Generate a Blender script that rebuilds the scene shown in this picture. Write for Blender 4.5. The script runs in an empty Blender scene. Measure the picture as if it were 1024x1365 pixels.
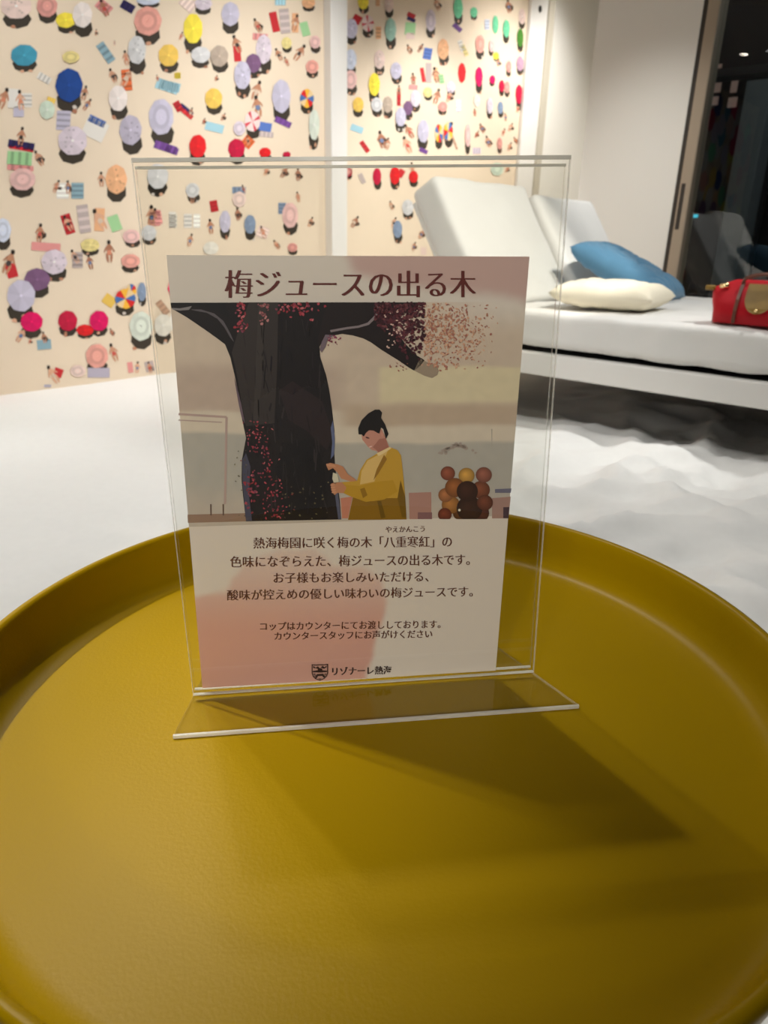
import bpy, bmesh, math, random
from mathutils import Vector, Matrix, noise
random.seed(7)
S = bpy.context.scene
C = S.collection

# ------------------------------------------------------------------ camera
FPX, PITCH, ROLL, EYE = 938.34, 0.372, 0.02135, 0.80
_F = Vector((0, math.cos(PITCH), -math.sin(PITCH)))
_U0 = Vector((0, math.sin(PITCH), math.cos(PITCH)))
_R0 = Vector((1, 0, 0))
_R = _R0*math.cos(ROLL) + _U0*math.sin(ROLL)
_U = -_R0*math.sin(ROLL) + _U0*math.cos(ROLL)
CAM = Vector((0, 0, EYE))
cd = bpy.data.cameras.new('camera'); cam = bpy.data.objects.new('camera', cd); C.objects.link(cam)
cd.sensor_fit = 'VERTICAL'; cd.sensor_height = 36.0; cd.sensor_width = 27.0
cd.lens = FPX/1365*36.0
cd.clip_start = 0.01; cd.clip_end = 100
cam.matrix_world = Matrix(((_R.x, _U.x, -_F.x, 0), (_R.y, _U.y, -_F.y, 0), (_R.z, _U.z, -_F.z, EYE), (0, 0, 0, 1)))
cd.dof.use_dof = True; cd.dof.focus_distance = 0.50; cd.dof.aperture_fstop = 13.0
S.camera = cam

# room axes: LU runs along the window wall (towards the viewer), LW runs away along the mural wall
YAW = -0.71332
LU = Vector((math.cos(YAW), math.sin(YAW), 0)); LW = Vector((-math.sin(YAW), math.cos(YAW), 0))
UP = Vector((0, 0, 1))
def uw(u, w, z): return LU*u + LW*w + UP*z
MURAL_U, WIN_W, CEIL = -3.901, 5.30, 2.80

# ------------------------------------------------------------------ world, lights, exposure
wd = bpy.data.worlds.new('night'); S.world = wd; wd.use_nodes = True
wd.node_tree.nodes['Background'].inputs[0].default_value = (0.010, 0.013, 0.016, 1)
wd.node_tree.nodes['Background'].inputs[1].default_value = 1.0
S.view_settings.view_transform = 'Standard'; S.view_settings.look = 'None'
S.view_settings.exposure = 0.0; S.view_settings.gamma = 1.0; S.view_settings.use_curve_mapping = False

WARM = (1.0, 0.95, 0.86); NEUT = (1.0, 1.0, 0.975)
def spot(name, loc, target, watts, cone=110, blend=0.6, radius=0.04, col=WARM):
    l = bpy.data.lights.new(name, 'SPOT'); l.energy = watts; l.color = col
    l.spot_size = math.radians(cone); l.spot_blend = blend; l.shadow_soft_size = radius
    o = bpy.data.objects.new(name, l); C.objects.link(o); o.location = loc
    o.rotation_euler = (Vector(target)-Vector(loc)).to_track_quat('-Z', 'Y').to_euler(); return o
def area(name, loc, target, watts, sx, sy, col=WARM):
    l = bpy.data.lights.new(name, 'AREA'); l.energy = watts; l.color = col
    l.shape = 'RECTANGLE'; l.size = sx; l.size_y = sy
    o = bpy.data.objects.new(name, l); C.objects.link(o); o.location = loc
    o.rotation_euler = (Vector(target)-Vector(loc)).to_track_quat('-Z', 'Y').to_euler(); return o
# ceiling downlights beyond the table (they cast the sign's shadows towards the viewer)
spot('downlight_or_fill_lamp', (-0.52, 1.50, 2.78), (0.24, 0.62, 0.5), 80, 26, 1.0, .03)
spot('downlight_or_fill_lamp', (-0.95, 1.50, 2.78), (-0.20, 0.34, 0.5), 75, 15, 1.0, .03)
spot('downlight_or_fill_lamp', (-1.69, 1.15, 2.78), (-0.24, 0.40, 0.5), 270, 13, 1.0, .03)
# ceiling panel over the left part of the sand
area('ceiling_panel_lamp', (-1.05, 2.35, 2.79), (-1.05, 2.35, 0), 17, 0.75, 0.75, NEUT)
spot('downlight_or_fill_lamp', (-1.65, 2.65, 2.78), (-1.60, 2.60, 0), 95, 74, .6, .05, NEUT)  # fill spot added to brighten the left sand, clear of the table
spot('downlight_or_fill_lamp', (-1.45, 1.75, 2.78), (-1.45, 1.85, 0), 75, 50, .6, .05, NEUT)  # second added fill, for the nearer left sand
# wall washers along the mural
for w_, e_ in ((1.0, 55), (2.2, 85), (3.3, 185), (4.7, 160), (5.9, 120)):
    p = uw(MURAL_U+(1.6 if w_ < 4 else 1.05), w_, 2.78)
    spot('wall_washer_lamp', p, uw(MURAL_U, w_+.2, .9), e_, 80 if w_ < 5 else 125, .9, .05, NEUT)
spot('alcove_fill', uw(-3.3, 6.5, 3.3), uw(MURAL_U, 7.0, 0.8), 75, 80, 1.0, .1, NEUT)  # added fill that lifts the dark alcove wall
spot('downlight_or_fill_lamp', uw(-1.9, 0.9, 2.78), uw(-1.9, 2.9, .5), 92, 48, .8, .05, NEUT)  # fill added for the near sides of the daybed
# downlights over and in front of the daybed
spot('downlight_or_fill_lamp', uw(0.0, 3.3, 2.78), uw(-1.7, 3.5, .8), 180, 80, .7, .05, NEUT)
spot('reading_spot_lamp', uw(0.3, 2.6, 2.78), uw(-1.95, 3.22, .80), 330, 27, .35, .04, (1.0, .95, .84))
spot('downlight_or_fill_lamp', uw(-1.9, 3.7, 2.78), uw(-2.35, 5.3, .55), 125, 62, 1.0, .05, NEUT)  # added fill for the wall beside the window
spot('downlight_or_fill_lamp', uw(-0.9, 2.1, 2.78), uw(-0.7, 2.1, 0), 62, 75, .7, .05, NEUT)
spot('downlight_or_fill_lamp', uw(0.2, 1.7, 2.78), uw(-0.1, 1.9, 0), 72, 60, .7, .05, NEUT)  # fill added over the right foreground sand
l_ = bpy.data.lights.new('outdoor_fill', 'POINT'); l_.energy = 9; l_.color = (.85, .95, 1); l_.shadow_soft_size = .08
o_ = bpy.data.objects.new('outdoor_fill', l_); C.objects.link(o_); o_.location = uw(-0.6, 6.1, 2.5)  # added fill so the outdoor pillar shows in the dark
# unseen fill spots added behind the viewer to brighten the notice
spot('notice_fill_spot', (-0.55, -1.2, 1.24), (-0.03, 0.43, .67), 50, 19, .7, .05, (1, .95, .88))
spot('notice_fill_spot', (0.25, -1.25, 1.24), (-0.01, 0.43, .67), 16, 19, .7, .05, (1, .95, .88))
l_ = bpy.data.lights.new('front_fill_lamp', 'POINT'); l_.energy = 14; l_.color = (1, .95, .88); l_.shadow_soft_size = .1
o_ = bpy.data.objects.new('front_fill_lamp', l_); C.objects.link(o_); o_.location = (-0.9, -1.6, 1.75)  # unseen fill added behind the viewer for soft front light

# ------------------------------------------------------------------ helpers
def lin1(c):
    c /= 255.0
    return c/12.92 if c <= 0.04045 else ((c+0.055)/1.055)**2.4
def L(rgb, k=1.0): return tuple(min(1.0, lin1(c)*k) for c in rgb)

def ray(x, y): return _F + _R*((x-512)/FPX) - _U*((y-682.5)/FPX)
def on_plane(x, y, P, n):
    d = ray(x, y); return CAM + d*((P-CAM).dot(n)/d.dot(n))
def at_z(x, y, z):
    d = ray(x, y); return CAM + d*((z-EYE)/d.z)

def mat(name, col, rough=0.5, metal=0.0, spec=0.5, bump=None, vary=0.0, vscale=20, coat=0.0, sheen=0.0, noise_detail=4):
    m = bpy.data.materials.new(name); m.use_nodes = True; nt = m.node_tree; b = nt.nodes['Principled BSDF']
    b.inputs['Base Color'].default_value = (*col, 1); b.inputs['Roughness'].default_value = rough
    b.inputs['Metallic'].default_value = metal; b.inputs['Specular IOR Level'].default_value = spec
    b.inputs['Coat Weight'].default_value = coat
    b.inputs['Sheen Weight'].default_value = sheen
    tc = nt.nodes.new('ShaderNodeTexCoord')
    if vary:
        n = nt.nodes.new('ShaderNodeTexNoise'); n.inputs['Scale'].default_value = vscale; n.inputs['Detail'].default_value = noise_detail
        nt.links.new(tc.outputs['Object'], n.inputs['Vector'])
        mx = nt.nodes.new('ShaderNodeMix'); mx.data_type = 'RGBA'
        mx.inputs['A'].default_value = (*[c*(1-vary) for c in col], 1); mx.inputs['B'].default_value = (*[min(1, c*(1+vary)) for c in col], 1)
        nt.links.new(n.outputs['Fac'], mx.inputs['Factor']); nt.links.new(mx.outputs['Result'], b.inputs['Base Color'])
    if bump:
        sc, st, dist = bump
        n2 = nt.nodes.new('ShaderNodeTexNoise'); n2.inputs['Scale'].default_value = sc; n2.inputs['Detail'].default_value = 5
        nt.links.new(tc.outputs['Object'], n2.inputs['Vector'])
        bp = nt.nodes.new('ShaderNodeBump'); bp.inputs['Strength'].default_value = st; bp.inputs['Distance'].default_value = dist
        nt.links.new(n2.outputs['Fac'], bp.inputs['Height']); nt.links.new(bp.outputs['Normal'], b.inputs['Normal'])
    return m
def attr_mat(name, rough=0.6, spec=0.3):
    m = bpy.data.materials.new(name); m.use_nodes = True; nt = m.node_tree; b = nt.nodes['Principled BSDF']
    a = nt.nodes.new('ShaderNodeVertexColor'); a.layer_name = 'print'
    nt.links.new(a.outputs['Color'], b.inputs['Base Color']); b.inputs['Roughness'].default_value = rough
    b.inputs['Specular IOR Level'].default_value = spec
    return m
def clear_mat(name, tint, refl, ior=1.45, rough=0.0):
    m = bpy.data.materials.new(name); m.use_nodes = True; nt = m.node_tree; nt.nodes.clear()
    o = nt.nodes.new('ShaderNodeOutputMaterial'); mx = nt.nodes.new('ShaderNodeMixShader')
    t = nt.nodes.new('ShaderNodeBsdfTransparent'); g = nt.nodes.new('ShaderNodeBsdfGlossy'); f = nt.nodes.new('ShaderNodeFresnel')
    f.inputs['IOR'].default_value = ior; t.inputs['Color'].default_value = (*tint, 1); g.inputs['Roughness'].default_value = rough
    g.inputs['Color'].default_value = (1, 1, 1, 1)
    ml = nt.nodes.new('ShaderNodeMath'); ml.operation = 'MULTIPLY'; ml.inputs[1].default_value = refl; ml.use_clamp = True
    ge = nt.nodes.new('ShaderNodeNewGeometry'); iv = nt.nodes.new('ShaderNodeMath'); iv.operation = 'SUBTRACT'; iv.inputs[0].default_value = 1.0
    nt.links.new(ge.outputs['Backfacing'], iv.inputs[1]); m2 = nt.nodes.new('ShaderNodeMath'); m2.operation = 'MULTIPLY'
    nt.links.new(f.outputs[0], ml.inputs[0]); nt.links.new(ml.outputs[0], m2.inputs[0]); nt.links.new(iv.outputs[0], m2.inputs[1]); nt.links.new(m2.outputs[0], mx.inputs[0])
    nt.links.new(t.outputs[0], mx.inputs[1]); nt.links.new(g.outputs[0], mx.inputs[2]); nt.links.new(mx.outputs[0], o.inputs[0])
    return m
def emit_mat(name, col, s):
    m = bpy.data.materials.new(name); m.use_nodes = True; nt = m.node_tree; b = nt.nodes['Principled BSDF']
    b.inputs['Base Color'].default_value = (*col, 1); b.inputs['Emission Color'].default_value = (*col, 1); b.inputs['Emission Strength'].default_value = s
    return m

def link(name, me, m=None, parent=None, smooth=False):
    o = bpy.data.objects.new(name, me); C.objects.link(o)
    if m is not None:
        for x in (m if isinstance(m, (list, tuple)) else [m]): me.materials.append(x)
    if smooth:
        for p in me.polygons: p.use_smooth = True
    if parent: o.parent = parent
    return o
def from_bm(name, bm, m, parent=None, smooth=False):
    bmesh.ops.recalc_face_normals(bm, faces=bm.faces)
    me = bpy.data.meshes.new(name); bm.to_mesh(me); bm.free(); return link(name, me, m, parent, smooth)
def empty(name, loc=(0, 0, 0)):
    o = bpy.data.objects.new(name, None); C.objects.link(o); o.location = loc; o.empty_display_size = .05; return o
def tag(o, label, cat, group=None):
    o['label'] = label; o['category'] = cat
    if group: o['group'] = group
    return o
def structure(o): o['kind'] = 'structure'; return o
def adopt(child, parent):
    """parent without moving: parents are unrotated empties"""
    child.parent = parent; child.matrix_parent_inverse = Matrix.Translation(-parent.location)
    return child

def box8(bm, P):  # P: 8 points, first 4 bottom loop, last 4 top loop
    v = [bm.verts.new(p) for p in P]
    fs = []
    for f in ((0, 3, 2, 1), (4, 5, 6, 7), (0, 1, 5, 4), (1, 2, 6, 5), (2, 3, 7, 6), (3, 0, 4, 7)):
        fs.append(bm.faces.new([v[i] for i in f]))
    return v, fs
def uwbox(bm, u0, u1, w0, w1, z0, z1):
    return box8(bm, [uw(u0, w0, z0), uw(u1, w0, z0), uw(u1, w1, z0), uw(u0, w1, z0), uw(u0, w0, z1), uw(u1, w0, z1), uw(u1, w1, z1), uw(u0, w1, z1)])
def bevel(bm, r, seg=3):
    bmesh.ops.bevel(bm, geom=list(bm.edges), offset=r, segments=seg, affect='EDGES', profile=.5, clamp_overlap=True)
def tube(bm, pts, r, n=10, cap=True, taper=None):
    pts = [Vector(p) for p in pts]; rings = []
    for i, p in enumerate(pts):
        t = (pts[min(i+1, len(pts)-1)]-pts[max(i-1, 0)]).normalized()
        a = t.cross(Vector((0, 0, 1)) if abs(t.z) < .9 else Vector((1, 0, 0))).normalized(); b = t.cross(a)
        rr = r if taper is None else taper[i]
        rings.append([bm.verts.new(p+a*rr*math.cos(2*math.pi*k/n)+b*rr*math.sin(2*math.pi*k/n)) for k in range(n)])
    for A, B in zip(rings, rings[1:]):
        for k in range(n): bm.faces.new((A[k], A[(k+1) % n], B[(k+1) % n], B[k]))
    if cap: bm.faces.new(rings[0][::-1]); bm.faces.new(rings[-1])
def lathe(bm, prof, cx, cy, n=128, closed=False):
    rings = []
    for r, z in prof:
        if r < 1e-6: rings.append([bm.verts.new((cx, cy, z))])
        else: rings.append([bm.verts.new((cx+r*math.cos(2*math.pi*k/n), cy+r*math.sin(2*math.pi*k/n), z)) for k in range(n)])
    for A, B in zip(rings, rings[1:]):
        for k in range(n):
            a = [A[0]] if len(A) == 1 else [A[k], A[(k+1) % n]]
            b = [B[0]] if len(B) == 1 else [B[(k+1) % n], B[k]]
            if len(a)+len(b) > 2: bm.faces.new(a+b)

class Print:
    """flat coloured patches of a printed picture, layered by hair-thin lifts"""
    def __init__(s, xf, lift=0.00012): s.v = []; s.f = []; s.c = []; s.xf = xf; s.lift = lift
    def poly(s, pts, col, layer=0):
        i0 = len(s.v)
        for x, y in pts: s.v.append(s.xf(x, y, layer*s.lift))
        s.f.append(tuple(range(i0, i0+len(pts)))); s.c.append([col]*len(pts))
    def fan(s, c, ring, cc, cr, layer=0):
        n = len(ring)
        for k in range(n):
            i0 = len(s.v); a, b = ring[k], ring[(k+1) % n]
            for p in (c, a, b): s.v.append(s.xf(p[0], p[1], layer*s.lift))
            s.f.append((i0, i0+1, i0+2))
            e = cr[k % len(cr)] if isinstance(cr, list) else cr
            d = cc[k % len(cc)] if isinstance(cc, list) else cc
            s.c.append([d, e, e])
    def ell(s, x, y, rx, ry, col, layer=0, n=12, rot=0.0, jit=0.0):
        r = []
        for k in range(n):
            t = 2*math.pi*k/n; q = 1+random.uniform(-jit, jit)
            a, b = rx*q*math.cos(t), ry*q*math.sin(t)
            r.append((x+a*math.cos(rot)-b*math.sin(rot), y+a*math.sin(rot)+b*math.cos(rot)))
        s.poly(r, col, layer)
    def rect(s, x, y, w, h, rot, col, layer=0):
        c, d = math.cos(rot), math.sin(rot)
        s.poly([(x+a*c-b*d, y+a*d+b*c) for a, b in ((-w/2, -h/2), (w/2, -h/2), (w/2, h/2), (-w/2, h/2))], col, layer)
    def build(s, name, m, parent=None):
        me = bpy.data.meshes.new(name); me.from_pydata([tuple(v) for v in s.v], [], s.f)
        ca = me.color_attributes.new('print', 'FLOAT_COLOR', 'CORNER')
        flat = []
        for cl in s.c:
            for c in cl: flat += [c[0], c[1], c[2], 1.0]
        ca.data.foreach_set('color', flat)
        return link(name, me, m, parent)

# ------------------------------------------------------------------ materials
M = {}
M['wall'] = mat('white_wall_paint', (0.80, 0.77, 0.71), .75, bump=(220, .08, .002))
M['ceiling'] = mat('ceiling_paint', (0.26, 0.25, 0.24), .8, vary=.02)
M['mural_ground'] = mat('mural_paper', L((231, 212, 188)), .6, spec=.3, vary=.02, vscale=6)
M['room_dark'] = mat('dark_panelled_wall', (0.10, 0.09, 0.08), .6, vary=.1)
M['mural'] = attr_mat('mural_inks', .6, .3)
M['trim'] = mat('white_trim', (0.80, 0.77, 0.73), .45)
M['sand'] = mat('white_sand', (0.83, 0.82, 0.79), .9, spec=.15, bump=(900, .35, .002), vary=.03, vscale=40)
M['metal_white'] = mat('white_powder_coat', (0.78, 0.76, 0.72), .4, bump=(600, .05, .0005))
M['fabric'] = mat('off_white_fabric', (0.76, 0.745, 0.71), .9, spec=.15, bump=(260, .25, .0012), sheen=.2, vary=.03, vscale=8)
M['blue'] = mat('blue_cotton', L((88, 132, 162)), .9, spec=.1, bump=(300, .25, .001), sheen=.2, vary=.05, vscale=12)
M['cream'] = mat('cream_cotton', (0.86, 0.79, 0.62), .9, spec=.1, bump=(300, .25, .001), sheen=.2)
M['mustard'] = mat('mustard_powder_coat', (0.34, 0.212, 0.0), .33, spec=.10, bump=(420, .16, .0008), vary=.04, vscale=5)
M['clear'] = clear_mat('clear_acrylic', (.975, .975, .965), 1.0, 1.42)
def edge_material():
    m = bpy.data.materials.new('acrylic_cut_edge'); m.use_nodes = True; nt = m.node_tree; b = nt.nodes['Principled BSDF']
    b.inputs['Base Color'].default_value = (.93, .92, .86, 1); b.inputs['Roughness'].default_value = .25
    b.inputs['Alpha'].default_value = .28; return m
M['edge'] = edge_material()
def polished_edge_material():
    m = bpy.data.materials.new('polished_acrylic_edge'); m.use_nodes = True; nt = m.node_tree; nt.nodes.clear()
    o = nt.nodes.new('ShaderNodeOutputMaterial'); t = nt.nodes.new('ShaderNodeBsdfTranslucent'); d = nt.nodes.new('ShaderNodeBsdfDiffuse'); g = nt.nodes.new('ShaderNodeBsdfGlossy')
    for n_ in (t, d): n_.inputs['Color'].default_value = (.93, .92, .86, 1)
    g.inputs['Roughness'].default_value = .15
    a = nt.nodes.new('ShaderNodeMixShader'); b = nt.nodes.new('ShaderNodeMixShader'); a.inputs[0].default_value = .45; b.inputs[0].default_value = .12
    nt.links.new(t.outputs[0], a.inputs[1]); nt.links.new(d.outputs[0], a.inputs[2]); nt.links.new(a.outputs[0], b.inputs[1]); nt.links.new(g.outputs[0], b.inputs[2]); nt.links.new(b.outputs[0], o.inputs[0])
    return m
M['polished'] = polished_edge_material()
M['frame_brown'] = mat('bronze_window_frame', (0.38, 0.305, 0.225), .45, metal=.2)
M['gasket'] = mat('dark_gasket', (0.03, 0.022, 0.015), .6)
M['glass'] = clear_mat('window_glass', (.90, .93, .92), 1.5, 1.5)
M['dark'] = mat('dark_outdoor_metal', (0.03, 0.032, 0.034), .5)
M['concrete'] = mat('grey_concrete', (0.30, 0.32, 0.33), .8, vary=.1)
M['red'] = mat('red_nylon', (0.44, 0.002, 0.010), .5, spec=.2, bump=(120, .3, .003), sheen=.1)
M['leather'] = mat('brown_leather', (0.13, 0.04, 0.02), .4, vary=.1)
M['tan'] = mat('tan_leather', (0.24, 0.14, 0.02), .45, vary=.15, vscale=60)
M['gold'] = mat('gold_metal', (0.95, 0.72, 0.36), .22, metal=1.0)
M['paper'] = attr_mat('printed_paper', .55, .35)
M['black'] = mat('black_plastic', (0.01, 0.01, 0.01), .5)

# ------------------------------------------------------------------ setting: sand floor
def fbm(x, y, s):
    return noise.noise(Vector((x*s, y*s, 3.7))) + .5*noise.noise(Vector((x*s*2.1, y*s*2.1, 9.1))) + .25*noise.noise(Vector((x*s*4.3, y*s*4.3, 1.3)))
def sand_h(p):
    u, w = p.dot(LU), p.dot(LW)
    k = max(0.0, min(1.0, (u+2.2)/1.5)); k = k*k*(3-2*k)      # the right-hand part is churned by feet
    big = fbm(p.x+5, p.y, .8)*.030
    ridg = (1-abs(noise.noise(Vector((p.x*2.6+11, p.y*2.9, .5))))*2.2)
    r2 = (1-abs(noise.noise(Vector((p.x*5.2+3, p.y*6.1, 4.5))))*2.0)
    fine = fbm(p.x, p.y+7, 7.0)*.004 + k*.011*(1-abs(noise.noise(Vector((p.x*8.3, p.y*9.7, 8)))*2))
    return big*(.35+.5*k) + k*(max(0, ridg)**1.5*.062 + r2*.034) + fine*(.35+k) + (1-k)*.010*noise.noise(Vector((p.x*1.5, p.y*1.5, 2))) - .012 - k*.032
def sand():
    nu, nw = 300, 330
    u0, u1, w0, w1 = MURAL_U-.02, 3.5, -2.5, 5.6
    vs, fs = [], []
    for j in range(nw+1):
        w = w0+(w1-w0)*j/nw
        for i in range(nu+1):
            u = u0+(u1-u0)*i/nu; p = uw(u, w, 0); vs.append((p.x, p.y, sand_h(p)))
    for j in range(nw):
        for i in range(nu):
            a = j*(nu+1)+i; fs.append((a, a+1, a+nu+2, a+nu+1))
    # alcove past the window wall
    b = len(vs); mu, mw = 40, 80
    for j in range(mw+1):
        w = 5.6+(7.75-5.6)*j/mw; u1_ = -2.72-.235*(w-5.5)
        for i in range(mu+1):
            u = u0+(u1_-u0)*i/mu; p = uw(u, w, 0); vs.append((p.x, p.y, sand_h(p)))
    for j in range(mw):
        for i in range(mu):
            a = b+j*(mu+1)+i; fs.append((a, a+1, a+mu+2, a+mu+1))
    me = bpy.data.meshes.new('floor'); me.from_pydata(vs, [], fs)
    return structure(link('floor', me, M['sand'], None, True))
sand()

def wallbox(name, u0, u1, w0, w1, z0, z1, m):
    bm = bmesh.new(); uwbox(bm, u0, u1, w0, w1, z0, z1); return structure(from_bm(name, bm, m))
ZB = -0.15
wall_left = wallbox('wall_left', MURAL_U-.15, MURAL_U, -2.6, 6.30, ZB, CEIL, M['mural_ground'])
wallbox('wall_alcove', MURAL_U-.15, MURAL_U, 6.30, 7.75, ZB, 3.4, M['wall'])
wallbox('wall_alcove_end', MURAL_U-.15, -3.15, 7.75, 7.9, ZB, 3.4, M['wall'])
EDGE_U, FR0, FR1 = -2.728, -2.003, -1.893
wallbox('wall_back', EDGE_U, FR0, WIN_W, WIN_W+.2, ZB, CEIL, M['wall'])
bm = bmesh.new()
box8(bm, [uw(*p_, z_) for z_ in (ZB, 3.4) for p_ in ((EDGE_U, WIN_W+.2), (EDGE_U+.10, WIN_W+.2), (-3.15, 7.75), (-3.25, 7.75))])
structure(from_bm('wall_alcove_side', bm, M['wall']))
wallbox('wall_right', 3.5, 3.65, -2.6, WIN_W+.2, ZB, CEIL, M['room_dark'])
wallbox('wall_front', MURAL_U-.15, 3.65, -2.75, -2.6, ZB, CEIL, M['room_dark'])
wallbox('wall_back_right', 2.2, 3.5, WIN_W, WIN_W+.2, ZB, CEIL, M['room_dark'])
bm = bmesh.new(); uwbox(bm, MURAL_U-.15, 3.65, -2.75, WIN_W+.2, CEIL, CEIL+.12); box8(bm, [uw(*p_, z_) for z_ in (3.4, 3.5) for p_ in ((MURAL_U-.15, WIN_W+.2), (EDGE_U+.10, WIN_W+.2), (-3.15, 7.9), (MURAL_U-.15, 7.9))]); uwbox(bm, MURAL_U-.15, EDGE_U+.10, WIN_W+.08, WIN_W+.2, CEIL+.12, 3.5)
structure(from_bm('ceiling', bm, M['ceiling']))
# white strip that ends the mural, with a dark round sensor
bm = bmesh.new(); uwbox(bm, MURAL_U, MURAL_U+.035, 6.28, 6.56, ZB, 3.4); bevel(bm, .006, 2)
t1 = structure(from_bm('trim_1', bm, M['trim']))
pc_ = on_plane(720, 12, uw(MURAL_U+.035, 0, 0), LU)
bm = bmesh.new()
tube(bm, [pc_-LU*.002, pc_+LU*.004], .026, 20)
from_bm('screw_hole_cap', bm, M['black'], t1)
bm = bmesh.new(); uwbox(bm, MURAL_U-.02, MURAL_U+.05, 6.56, 6.66, ZB, 3.4)
structure(from_bm('trim_3', bm, mat('tan_trim_strip', (.52, .47, .38), .7)))  # darker tan strip between the trim and the alcove wall
# slim white pillar crossing the mural
bm = bmesh.new(); uwbox(bm, MURAL_U, MURAL_U+.07, 3.80, 3.955, ZB, CEIL); bevel(bm, .005, 2)
structure(from_bm('trim_2', bm, M['trim']))

# window: bronze frame, glass
win = empty('window_1', uw(FR0, WIN_W, 0)); structure(win)
def wpart(name, bm, m, smooth=False): return adopt(from_bm(name, bm, m, None, smooth), win)
bm = bmesh.new(); uwbox(bm, FR0, FR0+.032, WIN_W-.01, WIN_W+.12, ZB, CEIL); wpart('gasket', bm, M['gasket'])
bm = bmesh.new(); uwbox(bm, FR0+.032, FR1, WIN_W-.025, WIN_W+.12, ZB, CEIL); bevel(bm, .008, 2)
wpart('window_frame', bm, M['frame_brown'])
bm = bmesh.new(); uwbox(bm, FR1, 2.2, WIN_W-.01, WIN_W+.10, ZB, .05); wpart('window_sill', bm, M['frame_brown'])
bm = bmesh.new(); uwbox(bm, FR0+.045, FR0+.072, WIN_W-.029, WIN_W-.02, EYE+.09, EYE+.38); bevel(bm, .003, 2); wpart('pull_handle', bm, M['gasket'])
bm = bmesh.new(); uwbox(bm, FR1, 2.2, WIN_W+.04, WIN_W+.05, .05, CEIL); wpart('pane', bm, M['glass'])

# ------------------------------------------------------------------ mural motifs
PAL = dict(pk=(226, 200, 190), rose=(214, 150, 140), yellow=(240, 218, 70), white=(232, 220, 214), pblue=(205, 210, 226), salmon=(226, 160, 146), pgrey=(206, 204, 204),
    gold=(228, 188, 88), teal=(64, 146, 172), blue=(28, 68, 140), pyellow=(226, 208, 140), lav=(192, 186, 204), lav2=(180, 172, 188), plav=(212, 198, 208), mint=(200, 214, 196),
    pink=(226, 184, 178), peach=(230, 174, 130), purple=(120, 86, 120), magenta=(214, 10, 92), crimson=(188, 18, 60), red=(214, 28, 34), pmint=(210, 216, 202), pwhite=(224, 218, 206),
    greybrown=(178, 160, 144), green=(108, 196, 150), dgreen=(70, 124, 44), mintteal=(150, 186, 170), mauve=(176, 140, 160), bluegrey=(130, 146, 170), ltblue=(160, 200, 212),
    grey=(186, 170, 166), gblue=(140, 170, 182), navy=(44, 34, 84), orange=(224, 110, 60), tgreen=(160, 205, 150), tpurple=(112, 70, 140), tred=(196, 44, 50), tpink=(226, 150, 146), brown=(176, 140, 116), twhite=(228, 222, 214), tblue=(90, 120, 190))
SKIN = [(204, 152, 122), (190, 134, 104), (218, 168, 138), (172, 118, 92)]
WALLP = uw(MURAL_U, 0, 0)
def mural_xf(x, y, lift):
    p = on_plane(x, y, WALLP, LU); return p + LU*(.0015+lift)
mp = Print(mural_xf, .0004)
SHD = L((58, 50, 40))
lay = [0]
def shade(c, k): return tuple(max(0, min(255, v*k)) for v in c)
def umbrella(x, y, w, h, c, sh=True, P=mp):
    lay[0] = (lay[0]+3) % 12; l0 = 4+lay[0]
    col = PAL.get(c, c) if isinstance(c, str) else c
    n = 8; a0 = random.uniform(0, 1)
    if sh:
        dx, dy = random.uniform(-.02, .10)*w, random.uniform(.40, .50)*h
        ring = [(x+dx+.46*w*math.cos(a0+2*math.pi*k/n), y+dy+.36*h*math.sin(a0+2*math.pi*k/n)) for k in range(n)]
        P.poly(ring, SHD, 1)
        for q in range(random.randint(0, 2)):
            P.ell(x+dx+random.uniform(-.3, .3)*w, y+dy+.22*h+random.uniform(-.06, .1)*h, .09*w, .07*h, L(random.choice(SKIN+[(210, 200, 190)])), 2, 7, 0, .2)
    m = 16
    ring = [(x+.5*w*(1 if k % 2 else .955)*math.cos(a0+2*math.pi*k/m), y+.5*h*(1 if k % 2 else .955)*math.sin(a0+2*math.pi*k/m)) for k in range(m)]
    if c in ('multi', 'multi2'):
        cs = [L(v) for v in ((210, 40, 40), (210, 40, 40), (240, 180, 60), (240, 180, 60), (230, 200, 150), (230, 200, 150), (70, 110, 170), (70, 110, 170))]
        if c == 'multi2': cs = cs[4:]+cs[:4]
        P.fan((x, y), ring, cs, cs, l0); return
    if c == 'whitered':
        cs = [L(v) for v in ((232, 210, 205), (232, 210, 205), (205, 70, 84), (232, 210, 205))]
        P.fan((x, y), ring, cs, cs, l0); return
    cr = []
    for k in range(m):
        f = 1.0 + .035*math.sin(a0+2*math.pi*k/m*1.0+2.2) + (.02 if (k//2) % 2 else -.02); cr.append(L(shade(col, f)))
    P.fan((x, y), ring, cr, cr, l0)
    st = random.random()
    lum = sum(col)/3
    if c in ('pink', 'salmon', 'rose') or (lum > 180 and st < .25):
        for q, s_ in ((.34, .93), (.22, 1.05)):
            P.ell(x, y, q*w, q*h, L(shade(col, s_)), l0+1 if q > .3 else l0+2, 12)
    elif lum > 170 and st < .7:
        for q in range(9):
            t = random.uniform(0, 6.28); r = random.uniform(.1, .42)
            P.ell(x+r*w*math.cos(t), y+r*h*math.sin(t), .045*w, .04*h, L(shade(col, .85)), l0+1, 6)
    P.ell(x, y, .045*w+.15, .04*h+.15, L(shade(col, 1.18) if lum < 200 else (240, 238, 234)), l0+2, 8)
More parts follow.
